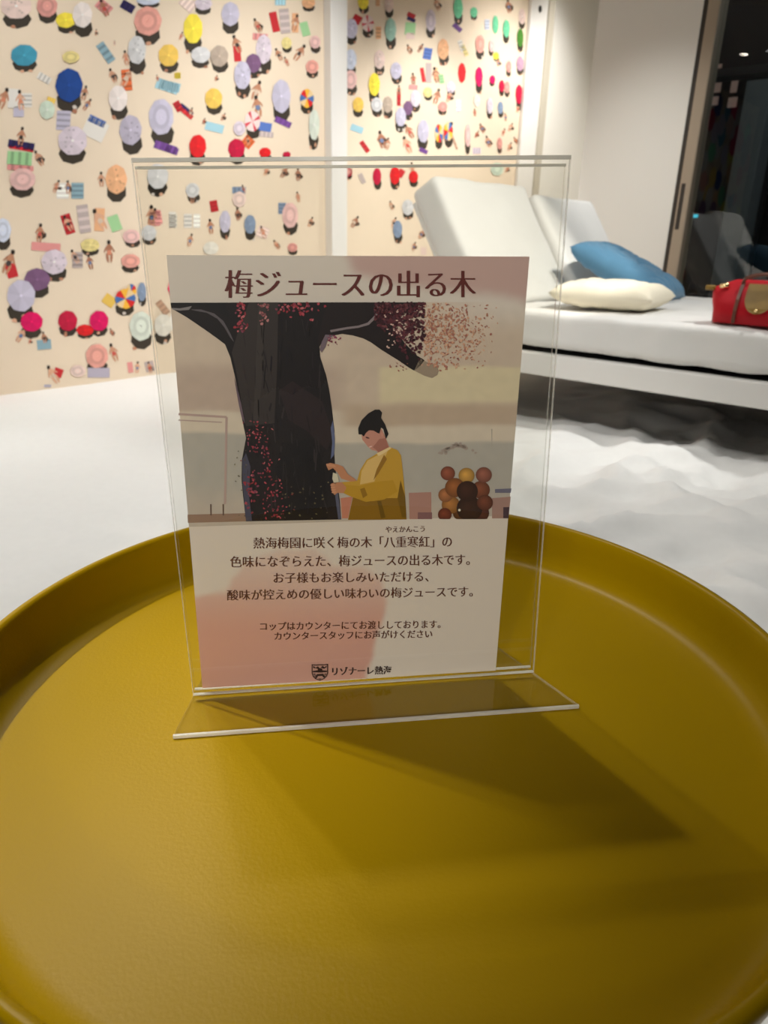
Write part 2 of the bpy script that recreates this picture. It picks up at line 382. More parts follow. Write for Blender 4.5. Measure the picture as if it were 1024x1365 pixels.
def towel(x, y, w, h, rot, c, P=mp):
    col = PAL.get(c, c) if isinstance(c, str) else c
    r = math.radians(rot); P.rect(x, y, w, h, r, L(col), 2)
    if random.random() < .6:
        k = random.choice((.82, 1.15)); ax = (1, 0) if w > h else (0, 1)
        for t in (-.3, .0, .3):
            ox, oy = ax[0]*t*w, ax[1]*t*h
            P.rect(x+ox*math.cos(r)-oy*math.sin(r), y+ox*math.sin(r)+oy*math.cos(r), w*(.12 if ax[0] else .96), h*(.96 if ax[0] else .12), r, L(shade(col, k)), 3)
def bather(x, y, h, dark=False, P=mp):
    s = L(random.choice(SKIN)); tl = random.uniform(-.6, .6); c, d = math.cos(tl), math.sin(tl); w = h*.52
    def pt(a, b): return (x+a*c-b*d, y+a*d+b*c)
    suit = L(random.choice([(196, 84, 74), (70, 60, 58), (216, 140, 110), (110, 126, 160), (214, 190, 168), (60, 54, 50)]))
    q = pt(0, -.40*h); P.ell(q[0], q[1], .10*h*.8, .10*h, L((44, 34, 28)), 4, 8)
    q = pt(0, -.12*h); P.ell(q[0], q[1], .17*w*1.3, .23*h, s, 3, 9, tl, .1)
    q = pt(0, .06*h); P.ell(q[0], q[1], .2*w, .12*h, suit, 4, 8, tl, .15)
    for sg in (-1, 1):
        q = pt(sg*.12*w*1.4, .28*h); P.ell(q[0], q[1], .085*w*1.2, .22*h, s, 3, 8, tl+sg*.12)
        q = pt(sg*.30*w, -.10*h); P.ell(q[0], q[1], .06*w*1.2, .17*h, s, 3, 8, tl-sg*.5)
    if dark: P.ell(x+.1*h, y+.1*h, .26*h, .2*h, L((62, 52, 44)), 2, 9, .3, .2)
def crop(ox, oy, sc):
    return lambda x, y: (ox+x/sc, oy+y/sc)
A = [  # crop origin, scale, umbrellas, towels, bathers
 ((0, 0, 4.267),
  [(90, 35, 180, 150, 'pk'), (265, 35, 120, 130, 'rose'), (465, 85, 115, 150, 'white'), (372, 115, 115, 90, 'yellow'), (840, 0, 140, 60, 'pblue'), (838, 120, 160, 170, 'salmon'), (775, 285, 105, 165, 'pgrey'),
   (957, 315, 118, 130, 'gold'), (135, 315, 155, 125, 'teal'), (390, 485, 158, 195, 'blue'), (668, 560, 110, 150, 'white'), (915, 665, 145, 210, 'lav'), (740, 740, 130, 175, 'lav2'),
   (410, 800, 170, 170, 'plav'), (125, 1020, 150, 130, 'pink'), (660, 1020, 125, 170, 'peach'), (895, 1000, 125, 140, 'pgrey'), (265, 625, 90, 110, 'mint', 0), (400, 325, 100, 70, 'pyellow', 0)],
  [(725, 38, 80, 50, 30, 'navy'), (600, 300, 50, 125, -35, 'gblue'), (720, 455, 55, 120, -5, 'orange'), (360, 685, 80, 110, 3, 'lav'), (540, 735, 130, 110, 25, 'twhite'), (550, 690, 100, 40, 25, 'tblue'),
   (950, 490, 130, 60, 18, 'ltblue'), (940, 838, 130, 45, 18, 'tpurple'), (1012, 605, 40, 60, -30, 'tred'), (75, 560, 60, 110, 5, 'twhite'), (105, 635, 60, 60, 0, 'lav'), (120, 825, 150, 42, 10, 'navy'), (120, 845, 140, 18, 10, 'tred'),
   (110, 900, 140, 75, 4, 'tgreen'), (115, 955, 150, 30, 4, 'tpink'), (440, 1085, 70, 90, 0, 'gblue'), (355, 1085, 70, 90, 0, 'twhite'), (590, 40, 90, 60, 40, 'tpink'), (250, 445, 80, 40, 30, 'twhite'), (150, 570, 60, 80, 0, 'twhite'), (1010, 430, 34, 34, 0, 'yellow'), (290, 570, 50, 30, 20, 'gold')],
  [(590, 45, 110), (20, 560, 130), (115, 570, 120), (640, 430, 90, 1), (720, 440, 130), (715, 330, 90), (480, 530, 90), (495, 595, 80), (120, 775, 110), (320, 1060, 80, 1), (385, 1065, 80, 1), (545, 185, 40, 1), (220, 900, 100, 1), (575, 1020, 90), (650, 245, 30), (895, 445, 40, 1)]),
 ((0, 260, 4.267),
  [(15, 200, 95, 140, 'pblue'), (745, 235, 100, 80, 'pink'), (510, 285, 110, 75, 'pyellow'), (305, 380, 150, 145, 'plav'), (210, 480, 150, 130, 'purple'), (118, 572, 165, 185, 'lav'),
   (740, 375, 110, 80, 'salmon'), (710, 590, 120, 115, 'multi'), (745, 545, 60, 80, 'multi2', 0), (178, 720, 130, 115, 'magenta'), (383, 715, 112, 118, 'crimson'), (560, 715, 110, 118, 'magenta'), (482, 768, 100, 65, 'red'),
   (550, 915, 130, 140, 'salmon'), (800, 745, 135, 170, 'pmint'), (925, 740, 105, 130, 'pwhite'), (845, 215, 90, 90, 'pgrey'), (805, 550, 50, 110, 'bluegrey'), (440, 1000, 90, 70, 'pk', 0)],
  [(385, 165, 55, 115, -18, 'tred'), (475, 135, 65, 160, -8, 'grey'), (565, 140, 55, 130, 3, 'peach'), (652, 160, 62, 90, -20, 'tgreen'), (260, 295, 165, 48, 4, 'tpink'), (620, 600, 70, 60, 35, 'gold'), (250, 850, 80, 55, -5, 'gblue'),
   (560, 1010, 125, 55, 0, 'lav2'), (330, 1010, 50, 50, 20, 'tred'), (925, 640, 40, 90, -38, 'brown'), (65, 430, 60, 80, -15, 'tred'), (740, 980, 30, 60, -8, 'tpink'), (850, 975, 50, 60, -12, 'grey'), (980, 140, 40, 90, 0, 'twhite'), (440, 370, 60, 90, 0, 'grey'), (880, 130, 60, 90, 0, 'tpink'), (270, 1085, 40, 14, 0, 'lav')],
  [(225, 215, 110, 1), (385, 160, 100), (565, 140, 140), (620, 320, 130), (425, 350, 90), (510, 380, 90), (50, 380, 150), (120, 795, 100), (250, 810, 70, 1), (645, 895, 110), (300, 1020, 120), (860, 120, 130), (780, 980, 70), (850, 980, 70, 1), (635, 780, 50, 1), (170, 830, 40, 1)]),
 ((220, 0, 4.267),
  [(215, 20, 100, 80, 'plav'), (370, 80, 105, 140, 'lav'), (157, 163, 112, 175, 'yellow'), (200, 312, 112, 95, 'pgrey'), (305, 320, 105, 125, 'greybrown'), (560, 280, 92, 170, 'plav'), (500, 360, 90, 110, 'purple'), (437, 428, 97, 165, 'lav'),
   (850, 240, 62, 75, 'pink'), (690, 245, 60, 70, 'pyellow'), (835, 380, 75, 80, 'salmon'), (805, 560, 80, 110, 'multi'), (658, 548, 108, 195, 'lav'), (275, 560, 102, 120, 'gold'), (495, 690, 92, 120, 'whitered'), (420, 730, 70, 85, 'plav', 0),
   (183, 832, 98, 135, 'red'), (405, 845, 98, 115, 'crimson'), (567, 867, 70, 56, 'red'), (690, 878, 46, 30, 'crimson'), (845, 710, 62, 180, 'pmint'), (815, 15, 78, 66, 'peach')],
  [(410, 305, 40, 90, -5, 'tred'), (540, 210, 85, 38, 5, 'tpink'), (622, 125, 42, 115, -12, 'tred'), (680, 120, 55, 140, -5, 'grey'), (740, 130, 36, 110, 0, 'peach'), (795, 165, 46, 80, -15, 'tgreen'), (280, 725, 105, 48, 14, 'ltblue'), (30, 490, 110, 52, 14, 'ltblue'), (110, 635, 115, 26, 40, 'tred'), (122, 622, 90, 20, 40, 'navy'),
   (570, 722, 70, 50, 10, 'tblue'), (575, 765, 80, 30, 5, 'grey'), (670, 695, 98, 34, 24, 'tpurple'), (470, 808, 62, 60, 40, 'orange'), (655, 10, 60, 40, 0, 'ltblue'), (30, 850, 90, 40, 20, 'tpurple'), (130, 20, 90, 70, 40, 'pk'), (70, 430, 36, 30, 0, 'gold')],
  [(525, 145, 90, 1), (407, 250, 110), (765, 300, 110), (690, 350, 60), (645, 310, 80), (520, 515, 120), (525, 605, 130), (145, 640, 60), (330, 665, 50, 1), (220, 690, 40, 1), (90, 205, 50), (740, 130, 100), (290, 445, 40, 1), (470, 800, 60)]),
 ((440, 0, 3.657),
  [(160, 10, 55, 75, 'yellow'), (285, 20, 45, 85, 'pk'), (622, 40, 46, 105, 'green'), (700, 60, 36, 52, 'green'), (805, 120, 30, 90, 'green', 0), (858, 140, 34, 88, 'green'), (925, 185, 32, 92, 'dgreen'), (935, 80, 34, 80, 'pk'),
   (103, 140, 60, 100, 'lav'), (182, 115, 60, 82, 'whitered'), (292, 145, 55, 115, 'mintteal'), (490, 100, 50, 110, 'plav'), (550, 240, 55, 105, 'peach'), (730, 215, 45, 90, 'salmon'), (785, 225, 26, 62, 'pink'), (808, 272, 30, 36, 'yellow'), (925, 310, 36, 75, 'mauve'), (870, 325, 26, 60, 'rose'),
   (98, 290, 58, 105, 'pblue'), (240, 290, 55, 95, 'pk'), (320, 345, 56, 85, 'lav'), (98, 388, 62, 95, 'pink'), (213, 412, 56, 115, 'yellow'), (642, 355, 38, 100, 'red', 0), (725, 375, 36, 98, 'magenta'), (790, 388, 28, 42, 'magenta'), (835, 420, 26, 60, 'crimson'), (862, 425, 28, 60, 'rose'), (920, 460, 34, 98, 'crimson'),
   (135, 510, 55, 75, 'gold'), (225, 510, 56, 72, 'pgrey'), (280, 510, 50, 82, 'greybrown'), (415, 480, 50, 85, 'plav'), (378, 527, 46, 72, 'purple'), (342, 570, 52, 95, 'lav'), (588, 425, 44, 60, 'plav'), (475, 450, 44, 52, 'pyellow'), (548, 520, 46, 52, 'rose'),
   (452, 640, 56, 115, 'lav'), (530, 650, 40, 92, 'multi'), (575, 640, 46, 95, 'multi2'), (670, 660, 28, 115, 'pink'), (777, 515, 30, 82, 'plav'), (830, 525, 28, 62, 'bluegrey'), (715, 490, 32, 62, 'pwhite', 0), (825, 700, 25, 60, 'rose'),
   (80, 838, 52, 48, 'rose'), (228, 860, 42, 85, 'crimson'), (315, 855, 50, 90, 'red'), (405, 862, 46, 60, 'red')],
  [(130, 95, 42, 42, 30, 'tred'), (395, 75, 40, 22, 25, 'tred'), (395, 95, 42, 18, 25, 'navy'), (390, 140, 50, 60, 5, 'tgreen'), (390, 175, 40, 30, 0, 'pk'), (620, 135, 50, 22, 42, 'tpurple'), (475, 262, 40, 55, 10, 'tblue'), (452, 365, 18, 70, -10, 'tred'), (480, 355, 28, 95, 0, 'grey'), (515, 360, 18, 60, 0, 'peach'), (543, 385, 22, 45, -10, 'tgreen'),
   (335, 480, 18, 70, 0, 'tred'), (405, 425, 42, 22, 5, 'tpink'), (130, 628, 62, 32, 20, 'ltblue'), (168, 715, 22, 62, -35, 'tred'), (455, 735, 42, 20, 25, 'tpurple'), (605, 690, 10, 80, -20, 'brown'), (640, 225, 22, 60, -20, 'twhite'), (345, 845, 30, 40, 30, 'tred'), (155, 870, 22, 50, -25, 'grey'), (715, 735, 40, 30, 0, 'plav'), (235, 160, 26, 60, 0, 'peach'), (232, 10, 20, 40, 0, 'peach'), (655, 245, 20, 60, -25, 'pyellow'), (765, 120, 24, 50, 0, 'pblue'), (625, 515, 24, 60, 0, 'plav')],
  [(520, 20, 70, 1), (870, 30, 70, 1), (385, 240, 50, 1), (440, 235, 50), (515, 365, 80), (405, 385, 60), (520, 470, 80), (250, 680, 90, 1), (385, 640, 80), (375, 705, 90), (740, 625, 50, 1), (715, 655, 40, 1), (770, 690, 60, 1), (880, 620, 45, 1), (875, 715, 45, 1), (335, 440, 50), (280, 700, 60), (845, 645, 40), (905, 685, 40, 1), (915, 530, 40), (705, 548, 40), (855, 570, 40), (820, 305, 40, 1), (580, 470, 60, 1), (400, 820, 60), (575, 640, 100)]),
 ((170, 190, 3.303),
  [(130, 150, 92, 112, 'pgrey'), (285, 210, 62, 66, 'pgrey'), (428, 348, 50, 100, 'lav'), (490, 250, 62, 70, 'pk', 0), (537, 360, 52, 85, 'bluegrey'), (715, 320, 72, 115, 'pink'), (725, 462, 46, 40, 'rose'), (365, 465, 70, 60, 'pwhite', 0), (965, 130, 46, 45, 'crimson')],
  [(380, 280, 34, 50, -10, 'tred'), (130, 330, 40, 60, -10, 'tpink'), (265, 345, 36, 62, 0, 'twhite'), (304, 345, 30, 62, 0, 'twhite'), (200, 345, 34, 60, 0, 'pwhite'), (490, 210, 60, 30, 0, 'bluegrey'), (595, 395, 50, 50, 20, 'pk'), (680, 290, 34, 50, 0, 'bluegrey')],
  [(108, 325, 80), (485, 315, 60, 1), (750, 240, 50), (805, 350, 50, 1), (655, 450, 50, 1), (275, 430, 60), (365, 370, 70), (610, 125, 50, 1), (690, 130, 60, 1), (750, 140, 60, 1), (595, 395, 60), (285, 245, 50, 1), (510, 205, 40), (1000, 350, 60, 1)]),
 ((520, 190, 3.938),
  [(92, 340, 62, 85, 'pgrey'), (38, 455, 50, 95, 'bluegrey'), (560, 140, 70, 70, 'mint', 0)], [(175, 570, 30, 40, 0, 'pk')], [(165, 480, 60, 1), (125, 545, 50, 1), (5, 330, 50, 1), (615, 140, 40, 1), (20, 420, 60)]),
]
for (ox, oy, sc), us, ts, bs in A:
    T = crop(ox, oy, sc)
    for t in ts: x, y = T(t[0], t[1]); towel(x, y, t[2]/sc, t[3]/sc, t[4], t[5])
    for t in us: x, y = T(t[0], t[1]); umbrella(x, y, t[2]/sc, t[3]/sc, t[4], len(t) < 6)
    for b in bs: x, y = T(b[0], b[1]); bather(x, y, b[2]/sc, len(b) > 3)
mp.build('mural_print', M['mural'], wall_left)
# the pattern carries on over the rest of the wall
mp2 = Print(lambda w, z, lift: uw(MURAL_U+.0015+lift, w, z), .0004)
names = ['lav', 'plav', 'pgrey', 'pink', 'yellow', 'gold', 'salmon', 'red', 'crimson', 'teal', 'blue', 'white', 'peach', 'purple', 'pmint', 'magenta', 'green']
WM = uw(MURAL_U, 0, 0)
def seen(w, z):
    p = uw(MURAL_U, w, z)-CAM; d = p.dot(_F)
    if d <= 0: return False
    x, y = 512+FPX*p.dot(_R)/d, 682.5-FPX*p.dot(_U)/d
    return -45 < x < 730 and -45 < y < 375 or -45 < x < 250 and -45 < y < 600
w = -2.4
while w < 6.1:
    z = -.05
    while z < 2.72:
        ww_, zz_ = w+random.uniform(-.08, .08), z+random.uniform(-.05, .05)
        if not seen(ww_, zz_) and not (3.68 < ww_ < 4.08):
            q = random.random()
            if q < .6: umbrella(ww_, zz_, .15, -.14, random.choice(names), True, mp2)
            elif q < .8: towel(ww_, zz_, .06, .14, random.uniform(-40, 40), random.choice(['tred', 'tpink', 'ltblue', 'tpurple', 'grey', 'peach']), mp2)
            else: bather(ww_, zz_, -.14, False, mp2)
        z += .19
    w += .23
mp2.build('mural_print', M['mural'], wall_left)

# ------------------------------------------------------------------ daybed
DZ = EYE
bed = empty('daybed', uw(-1.3, 3.7, 0.0))
tag(bed, 'white double daybed with grey-white mattress and two raised backrests on the sand', 'daybed')
def bpart(name, bm, m, smooth=False, parent=None):
    o = from_bm(name, bm, m, None, smooth)
    return adopt(o, bed)
NW, FW = 2.90, 4.50
HU, FU = -2.62, -0.22
zf0, zf1 = DZ-.569, DZ-.472
bm = bmesh.new(); uwbox(bm, HU, FU, NW-.03, NW+.03, zf0, zf1); bevel(bm, .006, 2); bpart('side_rail', bm, M['metal_white'])
bm = bmesh.new(); uwbox(bm, HU, FU, FW-.03, FW+.03, zf0, zf1); bevel(bm, .006, 2); bpart('side_rail', bm, M['metal_white'])
for u_ in (HU, FU-.06):
    bm = bmesh.new(); uwbox(bm, u_, u_+.06, NW+.031, FW-.031, zf0, zf1); bevel(bm, .006, 2); bpart('end_rail', bm, M['metal_white'])
bm = bmesh.new(); uwbox(bm, HU+.061, FU-.061, NW+.031, FW-.031, zf1-.03, zf1-.005); bpart('deck', bm, mat('dark_low_bounce_deck', (.08, .08, .08), .8))  # deck coloured dark to deepen the shade under the bed
for u_ in (HU, FU-.06):
    for w_ in (NW-.03, FW-.03):
        bm = bmesh.new(); uwbox(bm, u_, u_+.06, w_, w_+.06, -.08, zf0-.0005); bevel(bm, .004, 2); bpart('leg', bm, M['metal_white'])
def cushion(u0, u1, w0, w1, z0, z1, r=.035, wr=.004, seed=0, nx=46, ny=30):
    """padded rectangular mattress: rounded box, crowned top, slight wrinkles"""
    bm = bmesh.new()
    lx, ly, lz = (u1-u0), (w1-w0), (z1-z0)
    bmesh.ops.create_grid(bm, x_segments=2, y_segments=2, size=.5)
    bm.clear()
    def sup(a, b, c):
        # map cube surface point in [-1,1]^3 to rounded box
        p = Vector((a*lx/2, b*ly/2, c*lz/2))
        q = Vector((max(-lx/2+r, min(lx/2-r, p.x)), max(-ly/2+r, min(ly/2-r, p.y)), max(-lz/2+r, min(lz/2-r, p.z))))
        d = p-q
        if d.length > 1e-6: p = q+d.normalized()*r
        return p
    vs = {}
    def V(i, j, k, n):
        key = (i, j, k)
        if key not in vs:
            def co(t, m): # cluster near borders
                x = t/m*2-1; return math.copysign(1-(1-abs(x))**1.25, x)
            a, b, c = co(i, n[0]), co(j, n[1]), co(k, n[2])
            p = sup(a, b, c)
            k1 = noise.noise(Vector((p.x*5+seed, p.y*5, p.z*7)))*wr + noise.noise(Vector((p.x*16+seed, p.y*13, p.z*6)))*wr*.5
            dirn = Vector((p.x/lx, p.y/ly, p.z/lz*1.2)); dirn.normalize()
            p = p + dirn*k1
            if c > 0: p.z += .012*(1-a*a)*(1-b*b)
            vs[key] = bm.verts.new(p)
        return vs[key]
    n = (nx, ny, 10)
    for i in range(n[0]):
        for j in range(n[1]):
            bm.faces.new((V(i, j, n[2], n), V(i+1, j, n[2], n), V(i+1, j+1, n[2], n), V(i, j+1, n[2], n)))
            bm.faces.new((V(i, j, 0, n), V(i, j+1, 0, n), V(i+1, j+1, 0, n), V(i+1, j, 0, n)))
    for i in range(n[0]):
        for k in range(n[2]):
            bm.faces.new((V(i, 0, k, n), V(i+1, 0, k, n), V(i+1, 0, k+1, n), V(i, 0, k+1, n)))
            bm.faces.new((V(i, n[1], k, n), V(i, n[1], k+1, n), V(i+1, n[1], k+1, n), V(i+1, n[1], k, n)))
    for j in range(n[1]):
        for k in range(n[2]):
            bm.faces.new((V(0, j, k, n), V(0, j, k+1, n), V(0, j+1, k+1, n), V(0, j+1, k, n)))
            bm.faces.new((V(n[0], j, k, n), V(n[0], j+1, k, n), V(n[0], j+1, k+1, n), V(n[0], j, k+1, n)))
    return bm
def place(bm, M4): bmesh.ops.transform(bm, matrix=M4, verts=bm.verts)
ROOM = Matrix((( LU.x, LW.x, 0, 0), (LU.y, LW.y, 0, 0), (0, 0, 1, 0), (0, 0, 0, 1)))
zm0, zm1 = DZ-.452, DZ-.292
u0, u1 = -1.90, -.26
bm = cushion(u0, u1, NW-.01, FW, zm0, zm1, .03, .010, 1, 70, 46)
place(bm, ROOM @ Matrix.Translation(((u0+u1)/2, (NW-.01+FW)/2, (zm0+zm1)/2)))
bpart('mattress', bm, M['fabric'], True)
def backrest(hu, w0, w1, ang, ln, seed):
    # local: x along length up the slope, y across, z = front normal
    a = math.radians(ang); dx = Vector((-math.sin(a), 0, math.cos(a))); dz = Vector((math.cos(a), 0, math.sin(a))); dy = Vector((0, 1, 0))
    H = Vector((hu, (w0+w1)/2, zm1+.0))
    th = .172
    X = Matrix(((dx.x, dy.x, dz.x, 0), (dx.y, dy.y, dz.y, 0), (dx.z, dy.z, dz.z, 0), (0, 0, 0, 1)))
    bm = cushion(0, ln, w0, w1, -th, 0, .035, .008, seed, 30, 30)
    place(bm, ROOM @ Matrix.Translation(H+dx*(ln/2)-dz*(th/2)) @ X)
    o = bpart('backrest', bm, M['fabric'], True)
    bm = bmesh.new()
    def pt(s, y, n): return ROOM @ (Vector((hu, y, zm1)) + dx*s + dz*n)
    for s0, s1, y0, y1 in ((.0, ln-.04, w0+.03, w0+.07), (.0, ln-.04, w1-.07, w1-.03), (ln-.08, ln-.04, w0+.07, w1-.07)):
        P = [pt(s0, y0, -th-.026), pt(s1, y0, -th-.026), pt(s1, y1, -th-.026), pt(s0, y1, -th-.026), pt(s0, y0, -th-.004), pt(s1, y0, -th-.004), pt(s1, y1, -th-.004), pt(s0, y1, -th-.004)]
        box8(bm, P)
    f = bpart('backrest_frame', bm, M['metal_white'])
    bm = bmesh.new(); e = pt(ln*.7, (w0+w1)/2, -th-.02); g = ROOM @ Vector((HU+.1, (w0+w1)/2, zf1)); tube(bm, [e, g], .012)
    bpart('support_strut', bm, M['metal_white'], True)
backrest(-1.905, NW+.03, 3.77, 32, .69, 5)
backrest(-1.85, 3.785, FW, 34, .655, 9)

# cushions
def pillow(name, sx, sy, sz, M4, m, label, seed, pinch=.10, ex=4.0, crease=.0):
    n = 36; bm = bmesh.new(); top = {}; bot = {}
    for i in range(n+1):
        for j in range(n+1):
            a, b = i/n*2-1, j/n*2-1
            ca = (1-abs(a)**ex)**.5*(1-abs(b)**ex)**.5 if abs(a) < 1 and abs(b) < 1 else 0
            x = a*sx/2*(1-pinch*(1-a*a*0)*(1-abs(b))*.0 - pinch*.5*(1-b*b)*abs(a)**3)
            y = b*sy/2*(1-pinch*.5*(1-a*a)*abs(b)**3)
            wr = noise.noise(Vector((a*2.2+seed, b*2.2, .3)))*.10 + .05*noise.noise(Vector((a*6+seed, b*3, 1.3)))
            cr = abs(noise.noise(Vector((a*2.6+b*1.2+seed, b*2.0-a*1.2, 5.1)))); wr -= crease*max(0, 1-cr*7)
            h = ca*sz/2*(1+wr)
            edge = i in (0, n) or j in (0, n)
            v = bm.verts.new((x, y, h)); top[i, j] = v
            bot[i, j] = v if edge else bm.verts.new((x, y, -h*.92))
    for i in range(n):
        for j in range(n):
            for d, rv in ((top, 0), (bot, 1)):
                q = [d[i, j], d[i+1, j], d[i+1, j+1], d[i, j+1]]
                try: bm.faces.new(q[::-1] if rv else q)
                except ValueError: pass
    place(bm, M4)
    return tag(from_bm(name, bm, m, None, True), label, 'cushion', 'throw pillows on the daybed')
pillow('throw_pillow', .46, .42, .125, ROOM @ Matrix.Translation((-1.43, 3.22, zm1+.068)) @ Matrix.Rotation(math.radians(7), 4, 'Z') @ Matrix.Rotation(math.radians(1), 4, 'Y'), M['cream'],
       'cream throw pillow lying flat on the daybed mattress in front of the blue one', 2, .08, 5.0, .12)
pillow('throw_pillow', .58, .46, .16, ROOM @ Matrix.Translation((-1.64, 3.86, zm1+.142)) @ Matrix.Rotation(math.radians(8), 4, 'Z') @ Matrix.Rotation(math.radians(25), 4, 'Y'), M['blue'],
       'dusty blue throw pillow leaning on the farther backrest behind the cream pillow', 6, .08, 4.5, .22)

# ------------------------------------------------------------------ red handbag
BU, BW, BZ = -.735, 2.985, zm1+.013
bag = empty('handbag', uw(BU, BW, BZ)); tag(bag, 'red nylon handbag with brown leather straps standing on the daybed mattress', 'handbag')
def bagpart(name, bm, m, smooth=True): return adopt(from_bm(name, bm, m, None, smooth), bag)
bm = bmesh.new(); rows = []
hl = .170
for k, (z, hw, le) in enumerate(((.000, .055, 0), (.006, .066, -.004), (.05, .068, .002), (.09, .056, .008), (.125, .034, .014), (.150, .014, .020), (.158, .006, .022))):
    row = []
    N = 24
    for i in range(N):
        t = 2*math.pi*i/N
        cx, sy = math.cos(t), math.sin(t)
        ex = math.copysign(abs(cx)**.45, cx); ey = math.copysign(abs(sy)**.6, sy)
        # the zipped mouth droops to its two ends
        zz = z*(1-.22*max(0, abs(ex)-.55)/.45*(z/.158))
        x = ex*(hl+le); y = ey*hw
        x += .004*noise.noise(Vector((ex*3, ey*3, z*30))); y += .006*noise.noise(Vector((ex*4+5, ey*3, z*26)))
        row.append(bm.verts.new(uw(BU+x, BW+y, BZ+zz)))
    rows.append(row)
for A_, B_ in zip(rows, rows[1:]):
    for i in range(24): bm.faces.new((A_[i], A_[(i+1) % 24], B_[(i+1) % 24], B_[i]))
bm.faces.new(rows[0][::-1]); bm.faces.new(rows[-1])
bagpart('body', bm, M['red'])
for sx in (-1, 1):   # zip end tabs
    bm = bmesh.new()
    a = Vector((BU+sx*(hl+.008), BW, BZ+.122)); b = a+Vector((sx*.034, -.006, -.002))
    uwbox(bm, min(a.x, b.x), max(a.x, b.x), BW-.020, BW+.006, a.z-.008, a.z+.010); bevel(bm, .004, 2); bagpart('zip_tab', bm, M['tan'])
    bm = bmesh.new(); c = uw(BU+sx*(hl-.030), BW-.030, BZ+.132); tube(bm, [c-LU*.014, c+LU*.016+UP*sx*-.004], .009, 12); bagpart('zip_pull', bm, M['gold'])
for sy in (-1, 1):   # handles: strap runs up the face and loops over the mouth
    for sx in (-1, 1):
        bm = bmesh.new(); ux = BU+sx*.075
        pts = [(.004, .068), (.05, .0715), (.09, .060), (.125, .038), (.150, .020)]
        for (z0_, y0_), (z1_, y1_) in zip(pts, pts[1:]):
            o0, o1 = y0_+.003, y1_+.003
            box8(bm, [uw(ux-.006, BW+sy*(o0-.004), BZ+z0_), uw(ux+.006, BW+sy*(o0-.004), BZ+z0_), uw(ux+.006, BW+sy*o0, BZ+z0_), uw(ux-.006, BW+sy*o0, BZ+z0_),
                      uw(ux-.006, BW+sy*(o1-.004), BZ+z1_), uw(ux+.006, BW+sy*(o1-.004), BZ+z1_), uw(ux+.006, BW+sy*o1, BZ+z1_), uw(ux-.006, BW+sy*o1, BZ+z1_)])
        bagpart('strap', bm, M['leather'], False)
    bm = bmesh.new()
    tube(bm, [uw(BU-.078*math.cos(t), BW+sy*(.022+.020*math.sin(t)), BZ+.146+.034*math.sin(t)) for t in [math.pi*i/18 for i in range(19)]], .0058, 10)
    bagpart('handle', bm, M['leather'])
bm = bmesh.new()   # rounded front flap
pr = [(-.052, .150, .018), (.052, .150, .018)]
ring = []
for i in range(17):
    t = math.pi*i/16; x = -.052*math.cos(t); z = .105-.062*math.sin(t)
    y = .0745 - max(0, z-.05)*.46
    ring.append((x, y, z))
front = [(-.052, .031, .146)] + ring + [(.052, .031, .146)]
f1 = [bm.verts.new(uw(BU+x, BW-y-.004, BZ+z)) for x, y, z in front]; f0 = [bm.verts.new(uw(BU+x, BW-y, BZ+z)) for x, y, z in front]
bm.faces.new(f1); bm.faces.new(f0[::-1])
for i in range(len(f1)): bm.faces.new((f0[i], f0[(i+1) % len(f0)], f1[(i+1) % len(f1)], f1[i]))
bagpart('flap', bm, M['tan'], False)
bm = bmesh.new(); c = uw(BU, BW-.078, BZ+.055); tube(bm, [c, c-LW*.005], .006, 14); bagpart('snap_button', bm, M['gold'])

# ------------------------------------------------------------------ side table
TC = (-0.00085, 0.4167); TF = EYE-.3066
def TZ(x, y): return .013*(x-TC[0]) + .0107*(y-TC[1])     # the table stands slightly askew in the sand
def tilt(bm):
    for v_ in bm.verts: v_.co.z += TZ(v_.co.x, v_.co.y)
tab = empty('side_table', (TC[0], TC[1], 0)); tag(tab, 'round mustard yellow tray side table with raised rim, standing on the sand', 'side table')
bm = bmesh.new()
prof = [(0, 0), (.10, 0), (.20, 0), (.246, 0), (.254, .0010), (.2605, .0042), (.2652, .010), (.2682, .019), (.2712, .033), (.2730, .0408), (.2748, .0434), (.2772, .0440), (.2796, .0432), (.2806, .0410), (.2800, .036), (.2755, .015), (.271, .002), (.262, -.006), (.245, -.008), (.0, -.008)]
lathe(bm, [(r, TF+z) for r, z in prof], TC[0], TC[1], 192); tilt(bm)
adopt(from_bm('tray', bm, M['mustard'], None, True), tab)
for k in range(3):
    a = math.radians(30+120*k)
    bm = bmesh.new(); tube(bm, [(TC[0]+.19*math.cos(a), TC[1]+.19*math.sin(a), TF-.009), (TC[0]+.225*math.cos(a), TC[1]+.225*math.sin(a), -.06)], .011, 14); tilt(bm)
    adopt(from_bm('leg', bm, M['mustard'], None, True), tab)
bm = bmesh.new()
tube(bm, [(TC[0]+.188*math.cos(t), TC[1]+.188*math.sin(t), TF-.016) for t in [2*math.pi*i/48 for i in range(49)]], .008, 8, False); tilt(bm)
adopt(from_bm('leg_ring', bm, M['mustard'], None, True), tab)

